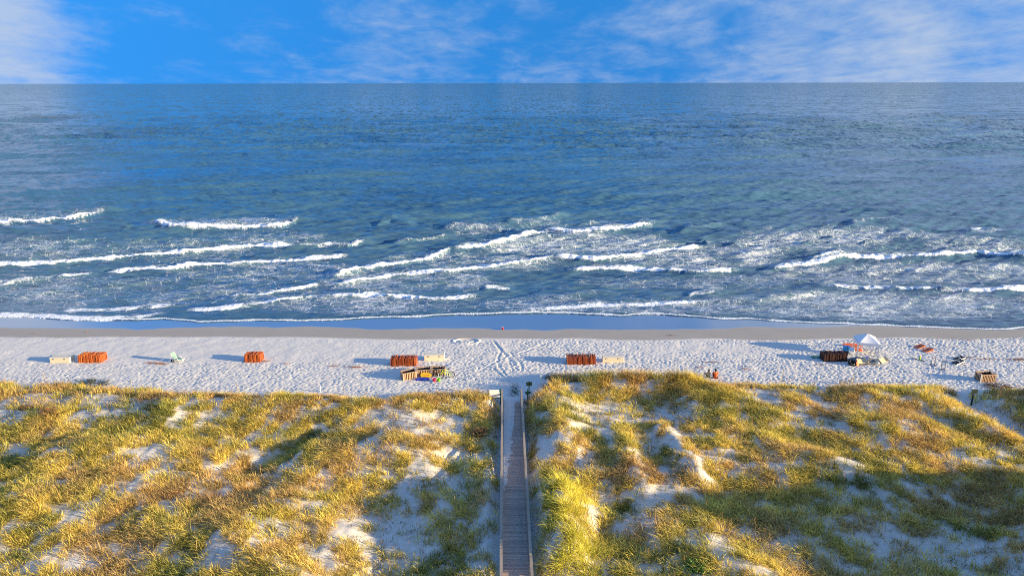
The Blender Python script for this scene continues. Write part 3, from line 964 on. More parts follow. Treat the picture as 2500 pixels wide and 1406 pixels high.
def chair_mesh(name, mat):
    """a folding slatted wooden beach chair, folded flat and stood on its long edge (thin along x)"""
    m = MB()
    # side frame leans back; rails run front to back
    for x in (-0.032, 0.032):
        m.box((x, 0.0, 0.06), (0.022, 1.25, 0.07))
        m.box((x, 0.05, 0.84), (0.022, 1.05, 0.07))
        m.box((x, -0.575, 0.46), (0.024, 0.085, 0.86), rot=(R(-7), 0, 0))
        m.box((x, 0.56, 0.46), (0.024, 0.08, 0.86), rot=(R(6), 0, 0))
    for k in range(6):
        m.box((0.0, -0.43+k*0.17, 0.45), (0.018, 0.09, 0.76))
    m.box((0.0, -0.61, 0.30), (0.06, 0.03, 0.06))
    m.box((0.0, 0.0, 0.46), (0.05, 1.2, 0.05), rot=(R(24), 0, 0))
    m.box((0, -0.50, 0.905), (0.05, 0.10, 0.06))
    return m.mesh(name, mat)


CH = {'a': chair_mesh('wooden_beach_chair', M['redwood']), 'b': chair_mesh('wooden_beach_chair', M['redwood2']), 'c': chair_mesh('wooden_beach_chair', M['darkwood'])}


ORD = ['leftmost', 'second', 'third', 'fourth', 'fifth', 'sixth', 'seventh', 'eighth', 'ninth', 'tenth', 'eleventh', 'twelfth', 'thirteenth', 'fourteenth', 'fifteenth', 'sixteenth', 'seventeenth', 'eighteenth', 'nineteenth', 'twentieth'] + ['twenty-' + q for q in ('first', 'second', 'third', 'fourth', 'fifth', 'sixth', 'seventh', 'eighth', 'ninth')]
ORD[0] = 'first'


def chair_stack(px0, px1, py, kind, where, rz=0.0, sc=1.0):
    a = at(px0, py); b = at(px1, py)
    L = (b-a).length
    nn = max(3, int(round(L/0.122)))
    for k in range(nn):
        p = a.lerp(b, (k+0.5)/nn)
        kk = kind if random.random() < 0.75 or kind == 'c' else ('b' if kind == 'a' else 'a')
        o = bpy.data.objects.new('wooden_beach_chair', CH[kk]); col.objects.link(o)
        z = ground(p.x, p.y+0.5)
        s = sc*random.uniform(0.96, 1.04)
        o.scale = (1.0, sc, s)
        o.location = (p.x+random.uniform(-.012, .012), p.y+0.62+random.uniform(-.03, .03), z-0.05)
        o.rotation_euler = (random.uniform(-.02, .02), random.uniform(-.05, .03), rz+random.uniform(-.03, .03))
        tag(o, ORD[k] + ' wooden chair from the left ' + where, 'chair', 'folded chairs ' + where)


chair_stack(190, 247, 883.5, 'b', 'in the orange stack beside the leftmost cream box')
chair_stack(596, 636, 883, 'b', 'in the short orange stack standing alone on open sand')
chair_stack(952, 1016, 893, 'a', 'in the red stack behind the three slatted bins')
chair_stack(1384, 1454, 890, 'a', 'in the long red stack right of the boardwalk end')
chair_stack(2011, 2068, 884, 'c', 'in the dark brown stack beside the white canopy')


def slat_bin(px, py, L, Wd, H, rz, label, inner=True):
    p = at(px, py)
    t = thing('slatted_bin', p, label, 'bin', rz, 'slatted wooden bins on the beach', 0.05)
    # origin at the front left corner
    for (x, y) in ((0, 0), (L, 0), (0, Wd), (L, Wd)):
        part('corner_post', M['greywood'], t, lambda m: m.box((x, y, H/2), (0.09, 0.09, H)))
    part('liner', M['black'], t, lambda m: (m.box((L/2, 0.06, H*0.46), (L-0.12, 0.02, H*0.85)), m.box((L/2, Wd-0.06, H*0.46), (L-0.12, 0.02, H*0.85)), m.box((0.06, Wd/2, H*0.46), (0.02, Wd-0.16, H*0.85)), m.box((L-0.06, Wd/2, H*0.46), (0.02, Wd-0.16, H*0.85)), m.box((L/2, Wd/2, 0.16), (L-0.12, Wd-0.12, 0.03))))
    ns = int(L/0.16)
    for k in range(ns):
        x = (k+0.5)*L/ns
        for y, off in ((0, -0.03), (Wd, 0.03)):
            part('slat', M['tanwood'], t, lambda m: m.box((x, y+off, H*0.5+0.02), (0.085, 0.022, H*0.92)))
    ms = int(Wd/0.16)
    for k in range(ms):
        y = (k+0.5)*Wd/ms
        for x, off in ((0, -0.03), (L, 0.03)):
            part('slat', M['tanwood'], t, lambda m: m.box((x+off, y, H*0.5+0.02), (0.022, 0.085, H*0.92)))
    part('top_rim', M['tanwood'], t, lambda m: (m.box((L/2, -0.02, H+0.012), (L+0.14, 0.12, 0.04)), m.box((L/2, Wd+0.02, H+0.012), (L+0.14, 0.12, 0.04)), m.box((-0.02, Wd/2, H+0.013), (0.12, Wd-0.09, 0.038)), m.box((L+0.02, Wd/2, H+0.013), (0.12, Wd-0.09, 0.038))))
    return t


slat_bin(984.5, 928, 1.42, 0.85, 0.78, R(26), 'slatted wooden bin at the left end of the row of three by the bicycle')
slat_bin(1019, 919.5, 1.38, 0.85, 0.78, R(9), 'slatted wooden bin in the middle of the row of three by the bicycle')
slat_bin(1054, 917, 1.38, 0.85, 0.78, R(2), 'slatted wooden bin directly behind the green bicycle')
slat_bin(2394, 934, 1.5, 0.9, 0.82, R(3), 'slatted wooden bin standing alone at the far right by the sand path')


# bicycle
def bicycle(px, py):
    p = at(px, py)
    t = thing('bicycle', p, 'lime green fat-tyred bicycle leaning against the slatted bins', 'bicycle', R(4), None, 0.02)
    t.rotation_euler = (R(-8), 0, R(4))
    wr = 0.34
    for x, nm in ((-0.56, 'front'), (0.56, 'rear')):
        wl = part('wheel', M['metal'], t, lambda m: (m.tube([(x, -0.05, wr), (x, 0.05, wr)], 0.035, 8), [m.tube([(x, 0, wr), (x+0.28*math.cos(a*math.pi/6), 0, wr+0.28*math.sin(a*math.pi/6))], 0.005, 4) for a in range(12)]))
        part('tyre', M['rubber'], wl, lambda m: m.torus((x, 0, wr), 0.315, 0.042))
        part('rim', M['white'], wl, lambda m: m.torus((x, 0, wr), 0.268, 0.02))
    def fr(m):
        bb = (0.08, 0, 0.34); seat = (0.20, 0, 0.80); head = (-0.38, 0, 0.84); headl = (-0.41, 0, 0.70)
        m.tube([bb, seat], 0.03); m.tube([seat, head], 0.032); m.tube([bb, headl], 0.04); m.tube([head, headl], 0.035)
        for s in (-1, 1):
            m.tube([(0.08, s*0.03, 0.34), (0.56, s*0.06, wr)], 0.017); m.tube([(0.19, s*0.02, 0.74), (0.56, s*0.06, wr)], 0.015)
            m.tube([(-0.41, s*0.04, 0.70), (-0.56, s*0.06, wr)], 0.022)
    part('frame', M['lime'], t, fr)
    part('handlebar', M['black'], t, lambda m: (m.tube([(-0.38, 0, 0.84), (-0.40, 0, 1.0)], 0.02), m.tube([(-0.28, -0.34, 1.02), (-0.40, -0.1, 1.0), (-0.40, 0.1, 1.0), (-0.28, 0.34, 1.02)], 0.018)))
    part('saddle', M['black'], t, lambda m: (m.tube([(0.20, 0, 0.8), (0.22, 0, 0.95)], 0.015), m.tube([(0.06, 0, 0.965), (0.2, 0, 0.97), (0.36, 0, 0.975)], [0.03, 0.06, 0.1])))
    part('crank', M['metal'], t, lambda m: (m.tube([(0.08, -0.06, 0.34), (0.08, 0.06, 0.34)], 0.08, 12), m.tube([(0.08, -0.08, 0.34), (0.2, -0.08, 0.24)], 0.012), m.box((0.2, -0.13, 0.24), (0.09, 0.09, 0.02)), m.tube([(0.08, 0.08, 0.34), (-0.04, 0.08, 0.44)], 0.012), m.box((-0.04, 0.13, 0.44), (0.09, 0.09, 0.02))))


bicycle(1089, 921.5)


def foam_board(name, px, py, L, Wd, th, mat, label, cat, rot, sink=0.0, stripe=None):
    p = at(px, py)
    t = thing(name, p, label, cat, 0, None, sink)
    t.rotation_euler = rot
    ol = []
    for k in range(24):
        a = 2*math.pi*k/24
        ol.append((L/2*math.copysign(abs(math.cos(a))**0.75, math.cos(a)), Wd/2*math.copysign(abs(math.sin(a))**0.6, math.sin(a))))
    part('deck', M[mat], t, lambda m: m.prism(ol, 0, th))
    part('stripe', M[stripe or 'white'], t, lambda m: m.box((0, 0, th+0.004), (L*0.6, 0.05, 0.006)))
    return t


foam_board('body_board', 1031, 926, 1.45, 0.55, 0.09, 'blue', 'deep blue body board lying flat on the sand in front of the slatted bins', 'body board', (R(6), 0, R(4)), stripe='skyblue')
foam_board('body_board', 1040, 921, 1.15, 0.5, 0.10, 'yellow', 'yellow body board tilted up beside the blue one by the slatted bins', 'body board', (R(38), 0, R(-6)), sink=-0.25, stripe='red')


def bucket(px, py, mat, label, sc=1.0, tip=0.0):
    p = at(px, py)
    t = thing('sand_bucket', p, label, 'bucket', 0.3, None, 0.02)
    t.scale = (sc,)*3
    t.rotation_euler = (tip, 0, 0.4)
    part('pail', M[mat], t, lambda m: m.lathe([(0.0, 0.0), (0.13, 0.0), (0.17, 0.28), (0.185, 0.28), (0.185, 0.31), (0.16, 0.30), (0.12, 0.02), (0.0, 0.02)]))
    part('handle', M['white'], t, lambda m: m.tube([(0.18*math.cos(a), 0.05, 0.28+0.15*math.sin(a)) for a in [math.pi*k/8 for k in range(9)]], 0.01, 6))


bucket(1060, 931, 'pink', 'pink sand bucket in front of the bicycle', 1.15)
bucket(1070.5, 930.5, 'limebucket', 'lime green sand bucket in front of the bicycle', 1.1)
bucket(1227, 804, 'red', 'small red bucket on the wet sand at the water edge', 0.8)


# white canopy
def canopy():
    fl, fr = at(2092, 868), at(2142, 872)
    rz = math.atan2(fr.y-fl.y, fr.x-fl.x)
    t = thing('canopy_tent', fl, 'white square pop-up canopy on four legs near the dark chair stack', 'canopy', rz)
    L = (fr-fl).length; Wd = 2.05; E = 1.52
    for nm, (x, y) in enumerate(((0, 0), (L, 0), (L, Wd), (0, Wd))):
        part('leg', M['white'], t, lambda m: (m.box((x, y, E/2-0.08), (0.11, 0.11, E+0.16)), m.box((x, y, 0.06), (0.13, 0.13, 0.02))))
    # concave hip roof with sagging panels
    def roof(m):
        n = 10
        for side in range(4):
            c0 = [(0, 0), (L, 0), (L, Wd), (0, Wd)][side]; c1 = [(L, 0), (L, Wd), (0, Wd), (0, 0)][side]
            o = 0.13
            cx, cyy = L/2, Wd/2
            def outw(c): return (c[0] + (o if c[0] > cx else -o), c[1] + (o if c[1] > cyy else -o))
            c0, c1 = outw(c0), outw(c1)
            vs = []; fs = []
            for i in range(n+1):
                u = i/n
                for j in range(n+1):
                    v = j/n
                    ex, ey = c0[0]+(c1[0]-c0[0])*v, c0[1]+(c1[1]-c0[1])*v
                    x = ex+(cx-ex)*u; y = ey+(cyy-ey)*u
                    z = E + 0.78*(0.55*u+0.45*u**0.6) - 0.10*math.sin(math.pi*v)*(1-u)*math.sin(math.pi*min(1, u+.35)*0.8)
                    vs.append((x, y, z))
            for i in range(n):
                for j in range(n):
                    a = i*(n+1)+j
                    fs.append((a, a+1, a+n+2, a+n+1))
            m.add(vs, fs, True)
    rf = part('roof', M['fabric_white'], t, roof)
    sol = rf.modifiers.new('thickness', 'SOLIDIFY'); sol.thickness = 0.012
    def val(m):
        o = 0.135
        m.box((L/2, -o, E-0.12), (L+2*o, 0.014, 0.28)); m.box((L/2, Wd+o, E-0.12), (L+2*o, 0.014, 0.28))
        m.box((-o, Wd/2, E-0.12), (0.014, Wd+2*o-0.02, 0.278)); m.box((L+o, Wd/2, E-0.12), (0.014, Wd+2*o-0.02, 0.278))
    part('valance', M['fabric_white'], rf, val)
    for y in (0, Wd):
        part('truss', M['metal'], t, lambda m: (m.tube([(0, y, E-0.35), (L/2, y, E-0.05), (L, y, E-0.35)], 0.014, 6), m.tube([(0, y, E-0.05), (L/2, y, E-0.35), (L, y, E-0.05)], 0.014, 6)))


canopy()

foam_board('kayak', 2080, 846, 2.1, 0.55, 0.22, 'orange', 'orange kayak lying on the sand under the far side of the white canopy', 'kayak', (R(12), 0, R(-8)), stripe='black')
foam_board('kayak', 2085, 856, 1.7, 0.5, 0.2, 'orange', 'orange kayak nearer the viewer under the white canopy', 'kayak', (R(10), 0, R(-14)), stripe='yellow')
foam_board('paddle_board', 1998, 873, 1.6, 0.6, 0.12, 'boardgreen', 'sea green board lying flat left of the dark chair stack', 'board', (R(4), 0, R(-4)), stripe='white')


def cooler():
    p = at(2066, 865)
    t = thing('cooler', p, 'sky blue cooler on a black stand beside the white canopy', 'cooler', R(-28))
    for x in (-0.3, 0.3):
        for y in (-0.17, 0.17):
            part('leg', M['black'], t, lambda m: m.box((x, y, 0.2), (0.06, 0.06, 0.44)))
    part('shelf', M['black'], t, lambda m: m.box((0, 0, 0.2), (0.7, 0.45, 0.28)))
    part('body', M['skyblue'], t, lambda m: m.box((0, 0, 0.64), (0.85, 0.5, 0.42)), 0.02)
    ld = part('lid', M['skyblue'], t, lambda m: m.box((0, 0, 0.885), (0.88, 0.53, 0.07)), 0.02)
    part('latch', M['black'], ld, lambda m: m.box((0, -0.275, 0.83), (0.05, 0.03, 0.42)))


cooler()


def leaning_chair():
    p = at(2077, 871)
    t = thing('folding_chair', p, 'white folding chair standing between the dark chair stack and the canopy', 'chair', R(-35))
    for s in (-1, 1):
        part('side_frame', M['white'], t, lambda m: (m.tube([(s*0.25, -0.22, 0), (s*0.25, 0.25, 0.95)], 0.022, 6), m.tube([(s*0.25, 0.28, 0), (s*0.25, -0.2, 0.45)], 0.022, 6), m.tube([(s*0.25, -0.25, 0.62), (s*0.25, 0.15, 0.64)], 0.022, 6)))
    part('seat', M['white'], t, lambda m: m.box((0, 0.0, 0.42), (0.5, 0.44, 0.03), rot=(R(-8), 0, 0)))
    part('backrest', M['white'], t, lambda m: m.box((0, 0.2, 0.74), (0.5, 0.03, 0.5), rot=(R(-26), 0, 0)))


leaning_chair()


def tarp_pile():
    p = at(2112, 893)
    t = thing('grey_tarp', p + Vector((0.25, 0.9, 0)), 'low grey tarpaulin spread over gear in front of the canopy', 'tarpaulin', R(-4), None, 0.03)
    n = 34
    X, Y = np.meshgrid(np.linspace(-1.55, 1.65, n), np.linspace(-0.85, 0.85, n))
    e = np.maximum(np.abs(X/1.6), np.abs(Y/0.85))
    Z = 0.50*(1-sstep(0.45, 1.0, e))*(0.65+0.7*fbm(X, Y, 0.7, 811, 3)) + 0.04*(fbm(X, Y, 0.2, 820, 2)-0.5)
    vs = [tuple(v) for v in np.stack([X, Y, Z], -1).reshape(-1, 3)]
    fs = [(i*n+j, i*n+j+1, (i+1)*n+j+1, (i+1)*n+j) for i in range(n-1) for j in range(n-1)]
    mbb = MB(); mbb.add(vs, fs, True)
    mbb.build('sheet', M['tarp'], t)
    hem = MB()
    hem.tube([(-1.55, -0.85, 0.015), (1.65, -0.85, 0.015), (1.65, 0.85, 0.015), (-1.55, 0.85, 0.015), (-1.55, -0.85, 0.015)], 0.018, 6)
    hem.build('hem', M['tarp'], t)

    def lounger(px, py, rz, label, z):
        q = at(px, py)
        a = thing('beach_lounger', q + Vector((0, 0.15, z)), label, 'lounger', rz)
        a.rotation_euler = (R(38), 0, rz)
        sec = [(-0.55, 0.10), (-0.35, 0.02), (0.0, 0.0), (0.3, 0.02), (0.5, 0.12), (0.6, 0.24)]
        def cush(m):
            vs = []; fs = []
            for x, zz in sec:
                vs += [(x, -0.30, zz), (x, 0.30, zz), (x, 0.30, zz+0.09), (x, -0.30, zz+0.09)]
            for i in range(len(sec)-1):
                for j in range(4):
                    fs.append((i*4+j, i*4+(j+1) % 4, (i+1)*4+(j+1) % 4, (i+1)*4+j))
            fs += [(3, 2, 1, 0), tuple(range(4*len(sec)-4, 4*len(sec)))]
            m.add(vs, fs)
        part('cushion', M['tan'], a, cush, 0.02)
        for s in (-1, 1):
            part('leg', M['tan'], a, lambda m: m.tube([(0.42*s, -0.25, 0.03), (0.5*s, -0.28, -0.28), (0.5*s, 0.28, -0.28), (0.42*s, 0.25, 0.03)], 0.025, 6))
    lounger(2103, 891, R(8), 'tan padded lounger propped on the left part of the grey tarpaulin', 0.28)
    lounger(2130, 891, R(-10), 'tan padded lounger propped on the right part of the grey tarpaulin', 0.28)
    lounger(2155, 886, R(30), 'small tan padded lounger lying past the right end of the grey tarpaulin', 0.12)
    q = at(2116, 890)
    tw = thing('beach_towel', q + Vector((0, 0.2, 0.42)), 'blue towel hung between the two tan loungers', 'towel')
    part('cloth', M['towel'], tw, lambda m: (m.box((0, -0.1, 0.12), (0.26, 0.03, 0.42), rot=(R(-18), 0, 0)), m.box((0, 0.1, 0.33), (0.24, 0.3, 0.03))), 0.01)
    part('fringe', M['white'], tw, lambda m: [m.box((-0.11+k*0.055, -0.165, -0.11), (0.02, 0.02, 0.07)) for k in range(5)])
    q = at(2082, 893)
    tb = thing('inner_tube', q + Vector((0, 0.3, 0.0)), 'black rubber inner tube lying left of the grey tarpaulin', 'inner tube')
    tb.rotation_euler = (R(24), R(14), 0)
    part('ring', M['rubber'], tb, lambda m: m.torus((0, 0, 0.17), 0.34, 0.16, 'Z'))
    part('valve', M['white'], tb, lambda m: m.tube([(0.0, -0.30, 0.31), (0.0, -0.32, 0.40)], 0.03, 6))
    q = at(2093, 895)
    bg_ = thing('beach_bag', q + Vector((0, 0.12, 0)), 'orange bag standing against the left end of the grey tarpaulin', 'bag', R(15))
    part('body', M['orange'], bg_, lambda m: m.box((0, 0, 0.24), (0.32, 0.2, 0.48), rot=(R(-14), 0, 0), top=(0.85, 0.6)), 0.02)
    part('strap', M['orange'], bg_, lambda m: m.tube([(-0.1, 0.06, 0.45), (-0.06, 0.08, 0.6), (0.06, 0.08, 0.6), (0.1, 0.06, 0.45)], 0.014, 6))
    q = at(2143, 896)
    st = thing('stool', q + Vector((0, 0.1, 0)), 'small white stool at the right end of the grey tarpaulin', 'stool')
    part('seat', M['white'], st, lambda m: m.lathe([(0, 0.38), (0.16, 0.38), (0.17, 0.40), (0.16, 0.42), (0, 0.42)]))
    for k in range(3):
        a = k*2.1
        part('leg', M['white'], st, lambda m: m.tube([(0.1*math.cos(a), 0.1*math.sin(a), 0.39), (0.19*math.cos(a), 0.19*math.sin(a), 0)], 0.018, 6))


tarp_pile()


def cornhole(px, py, mat, label, rz, dot):
    p = at(px, py)
    t = thing('cornhole_board', p, label, 'game board', rz, None, 0.02)
    L, Wd = 1.2, 0.62
    tilt = math.atan2(0.26, L)
    ca, sa = math.cos(tilt), math.sin(tilt)
    part('top', M[mat], t, lambda m: m.box((0, 0, 0.05+0.13), (L, Wd, 0.03), rot=(0, -tilt, 0)))
    part('side_frame', M['orange' if mat == 'orange' else 'white'], t, lambda m: [m.box((0, s*(Wd/2+0.012), 0.155), (L, 0.024, 0.1), rot=(0, -tilt, 0)) for s in (-1, 1)])
    part('hole_ring', M[dot], t, lambda m: m.lathe([(0.0, 0.0), (0.15, 0.0), (0.15, 0.008), (0, 0.008)], (0.1, 0, 0.225)))
    for s in (-1, 1):
        part('leg', M['tanwood'], t, lambda m: m.box((L/2-0.08, s*0.25, 0.13), (0.06, 0.04, 0.28)))
    return t


cornhole(2244, 850, 'orange', 'orange game board lying on the sand, the one farther from the dunes', R(20), 'black')
cornhole(2264, 858.5, 'orange', 'orange game board lying on the sand, the one nearer to the dunes', R(20), 'black')
cornhole(2340, 879, 'black', 'black game board with a white dot, the one farther from the dunes', R(20), 'white')
cornhole(2338, 888, 'black', 'black game board with a white dot, the one nearer to the dunes', R(20), 'white')


def ladder(px, py, label):
    p = at(px, py)
    t = thing('ladder_frame', p, label, 'game frame', R(-12))
    for s in (-1, 1):
        part('upright', M['darkwood'], t, lambda m: m.tube([(s*0.17, 0.0, 0.02), (s*0.17, 0.05, 1.0)], 0.022, 6))
        part('foot', M['black'], t, lambda m: m.tube([(s*0.17, -0.35, 0.025), (s*0.17, 0.35, 0.025)], 0.022, 6))
    for z in (0.06, 0.98):
        part('rung', M['darkwood'], t, lambda m: m.tube([(-0.17, 0.05*z, z), (0.17, 0.05*z, z)], 0.014, 6))


ladder(2277, 893, 'thin dark frame standing on the sand left of the two black game boards')
ladder(2301.5, 904, 'thin dark frame standing on the sand, the one nearest the dune grass')


def bottle():
    p = at(2245, 880)
    t = thing('bottle', p, 'lime yellow flask standing on the sand between dark straps', 'bottle')
    part('body', M['lime'], t, lambda m: m.lathe([(0, 0), (0.09, 0), (0.10, 0.05), (0.10, 0.3), (0.05, 0.38), (0.0, 0.38)]))
    part('cap', M['yellow'], t, lambda m: m.lathe([(0.05, 0.38), (0.05, 0.46), (0, 0.46)]))
    for i, (a, b) in enumerate((((2226, 876), (2240, 880)), ((2247, 881), (2257, 884)))):
        p0, p1 = at(*a), at(*b)
        s = thing('strap', (p0+p1)/2, ('dark strap lying left of the lime yellow flask', 'dark strap lying right of the lime yellow flask')[i], 'strap')
        dlt = p1-p0
        part('webbing', M['black'], s, lambda m: m.tube([-dlt/2+Vector((0, 0, .02)), Vector((0, .08, .05)), dlt/2+Vector((0, 0, .02))], 0.045, 6))
        part('buckle', M['metal'], s, lambda m: m.box(tuple(dlt/2+Vector((0, 0, .04))), (0.08, 0.06, 0.03)))


bottle()


def recliner():
    p = at(434, 881)
    t = thing('reclining_chair', p, 'white framed beach chair with a grey green canvas back on open sand', 'chair', R(-95))
    t.rotation_euler = (0, 0, R(75))
    for s in (-1, 1):
        part('side_frame', M['white'], t, lambda m: (m.tube([(s*0.3, -0.75, 0.30), (s*0.3, 0.2, 0.34), (s*0.3, 0.62, 1.0)], 0.028, 6), m.tube([(s*0.3, -0.5, 0.0), (s*0.3, -0.15, 0.62), (s*0.3, 0.3, 0.62)], 0.026, 6), m.tube([(s*0.3, 0.45, 0.0), (s*0.3, -0.1, 0.33)], 0.026, 6)))
        part('wheel', M['rubber'], t, lambda m: m.torus((0, 0, 0), 0.16, 0.05, 'Y')).matrix_local = Matrix.Translation((s*0.38, 0.35, 0.2)) @ Matrix.Rotation(R(90), 4, 'Z')
    part('backrest', M['teal'], t, lambda m: m.box((0, 0.42, 0.68), (0.56, 0.03, 0.74), rot=(R(-32), 0, 0)))
    part('seat', M['teal'], t, lambda m: m.box((0, -0.2, 0.33), (0.56, 0.8, 0.03)))
    part('footrest', M['white'], t, lambda m: (m.tube([(-0.3, -0.75, 0.3), (0.3, -0.75, 0.3)], 0.026, 6), m.tube([(-0.3, -0.5, 0.03), (0.3, -0.5, 0.03)], 0.026, 6)))


recliner()


# ------------------------------------------------------------------ signs, posts
def plain_sign(px, py, H, label, panels, rz=0.0, mat='green'):
    p = at(px, py)
    t = thing('sign_post', p, label, 'sign', rz, None, 0.05)
    part('post', M[mat], t, lambda m: m.box((0, 0, H/2-0.15), (0.10, 0.10, H+0.3)))
    for (x, z, wd, hh, mm) in panels:
        part('panel', M[mm], t, lambda m: m.box((x, -0.07, z), (wd, 0.03, hh)))
    return t


plain_sign(1291, 974, 1.9, 'dark green sign post with a two-part panel at the right of the boardwalk end', [(-0.15, 1.68, 0.26, 0.4, 'green'), (0.17, 1.68, 0.24, 0.4, 'green')], R(3))
plain_sign(2370, 992, 1.75, 'dark green sign post beside the sand path at the far right', [(0.02, 1.55, 0.58, 0.42, 'green')], R(3))


def foot_tap():
    p = at(1287.5, 975)
    t = thing('foot_shower', p, 'short green post with cross arms beside the green sign post', 'foot shower', 0, None, 0.05)
    part('post', M['green2'], t, lambda m: m.box((0, 0, 0.55), (0.09, 0.09, 1.2)))
    part('arm', M['green2'], t, lambda m: m.box((0.05, -0.06, 0.82), (0.62, 0.05, 0.14)))
    part('arm', M['green2'], t, lambda m: m.box((0.0, -0.065, 0.68), (0.3, 0.05, 0.1)))
    part('tap', M['metal'], t, lambda m: m.tube([(-0.15, -0.06, 0.82), (-0.15, -0.2, 0.80), (-0.15, -0.2, 0.72)], 0.02, 6))


foot_tap()


def white_board():
    p = at(1211, 985)
    t = thing('notice_board', p, 'white notice board on a dark frame at the left of the boardwalk end', 'notice board', R(2), None, 0.05)
    part('panel', M['white'], t, lambda m: m.box((-0.14, 0.0, 1.12), (1.0, 0.05, 0.72), rot=(R(-3), 0, 0)), 0.01)
    part('edge_post', M['green2'], t, lambda m: m.box((0.40, 0.02, 0.75), (0.10, 0.10, 1.6)))
    part('leg', M['greywood'], t, lambda m: m.box((-0.45, 0.08, 0.45), (0.09, 0.09, 1.0)))
    part('brace', M['greywood'], t, lambda m: m.box((-0.1, 0.06, 0.68), (0.95, 0.05, 0.09), rot=(0, R(18), 0)))


white_board()


def stake(px, py, H, label, mat, paddle=False, name='marker_stake'):
    p = at(px, py)
    t = thing(name, p, label, 'stake', random.uniform(-.3, .3), None, 0.03)
    t.rotation_euler = (random.uniform(-.06, .06), random.uniform(-.06, .06), 0)
    part('shaft', M[mat], t, lambda m: m.box((0, 0, H/2-0.1), (0.06, 0.05, H+0.2)))
    if paddle:
        part('blade', M[mat], t, lambda m: m.box((0, -0.045, H-0.3), (0.22, 0.03, 0.6)))
    else:
        part('tip', M[mat], t, lambda m: m.box((0, 0, H+0.02), (0.06, 0.05, 0.06), top=(0.3, 0.3)))


stake(1320, 936, 0.95, 'white paddle-shaped marker stake on the shaded sand right of the green sign', 'white', True)
stake(2392, 938, 1.1, 'white stake in front of the lone slatted bin at the far right', 'white', False)
stake(110, 927, 0.9, 'dark wooden stake at the dune foot below the leftmost cream box', 'greywood')
stake(321, 943, 0.8, 'dark wooden stake at the dune foot on the left', 'greywood')
stake(580, 952, 0.8, 'dark wooden stake at the dune foot below the short chair stack', 'greywood')
stake(840, 961, 0.9, 'dark wooden stake at the dune foot left of the slatted bins', 'greywood')
stake(782, 956, 0.7, 'pale thin stake at the dune foot', 'white')
stake(1910, 930, 1.3, 'thin tall stake at the dune foot right of the seated pair', 'greywood')
stake(2083, 934, 0.9, 'stout dark stake in the grass below the grey tarpaulin', 'greywood')


def sand_fence(pts, label, n):
    p0 = at(*pts[0])
    t = thing('sand_fence', p0, label, 'fence')
    pos = []
    for k in range(n):
        u = k/(n-1)*(len(pts)-1)
        i = min(int(u), len(pts)-2)
        f = u-i
        q = at(pts[i][0]+(pts[i+1][0]-pts[i][0])*f, pts[i][1]+(pts[i+1][1]-pts[i][1])*f)
        pos.append(q-p0)
    for k, q in enumerate(pos):
        hh = random.uniform(0.45, 0.7)
        part('slat', M['greywood'], t, lambda m: m.box((q.x, q.y, q.z+hh/2-0.1), (0.05, 0.02, hh+0.2), rot=(random.uniform(-.1, .1), random.uniform(-.1, .1), 0)))
    part('wire', M['metal'], t, lambda m: m.tube([q+Vector((0, -0.015, 0.3)) for q in pos], 0.006, 4))


sand_fence([(2048, 941), (2082, 938)], 'low weathered slat fence half hidden in grass below the grey tarpaulin', 14)


# ------------------------------------------------------------------ two people sitting on the sand
def skin_body(name, verts, edges, radii, mat, parent, root=0, sub=2):
    me = bpy.data.meshes.new(name)
    me.from_pydata([Vector(v) for v in verts], edges, [])
    o = bpy.data.objects.new(name, me)
    col.objects.link(o)
    o.parent = parent
    md = o.modifiers.new('skin', 'SKIN')
    md.use_smooth_shade = True
    if not me.skin_vertices:
        bpy.context.view_layer.objects.active = o
    sk = me.skin_vertices[0].data
    for i, r in enumerate(radii):
        sk[i].radius = r if isinstance(r, tuple) else (r, r)
        sk[i].use_root = (i == root)
    sb = o.modifiers.new('subd', 'SUBSURF'); sb.levels = sub; sb.render_levels = sub
    me.materials.append(mat)
    return o


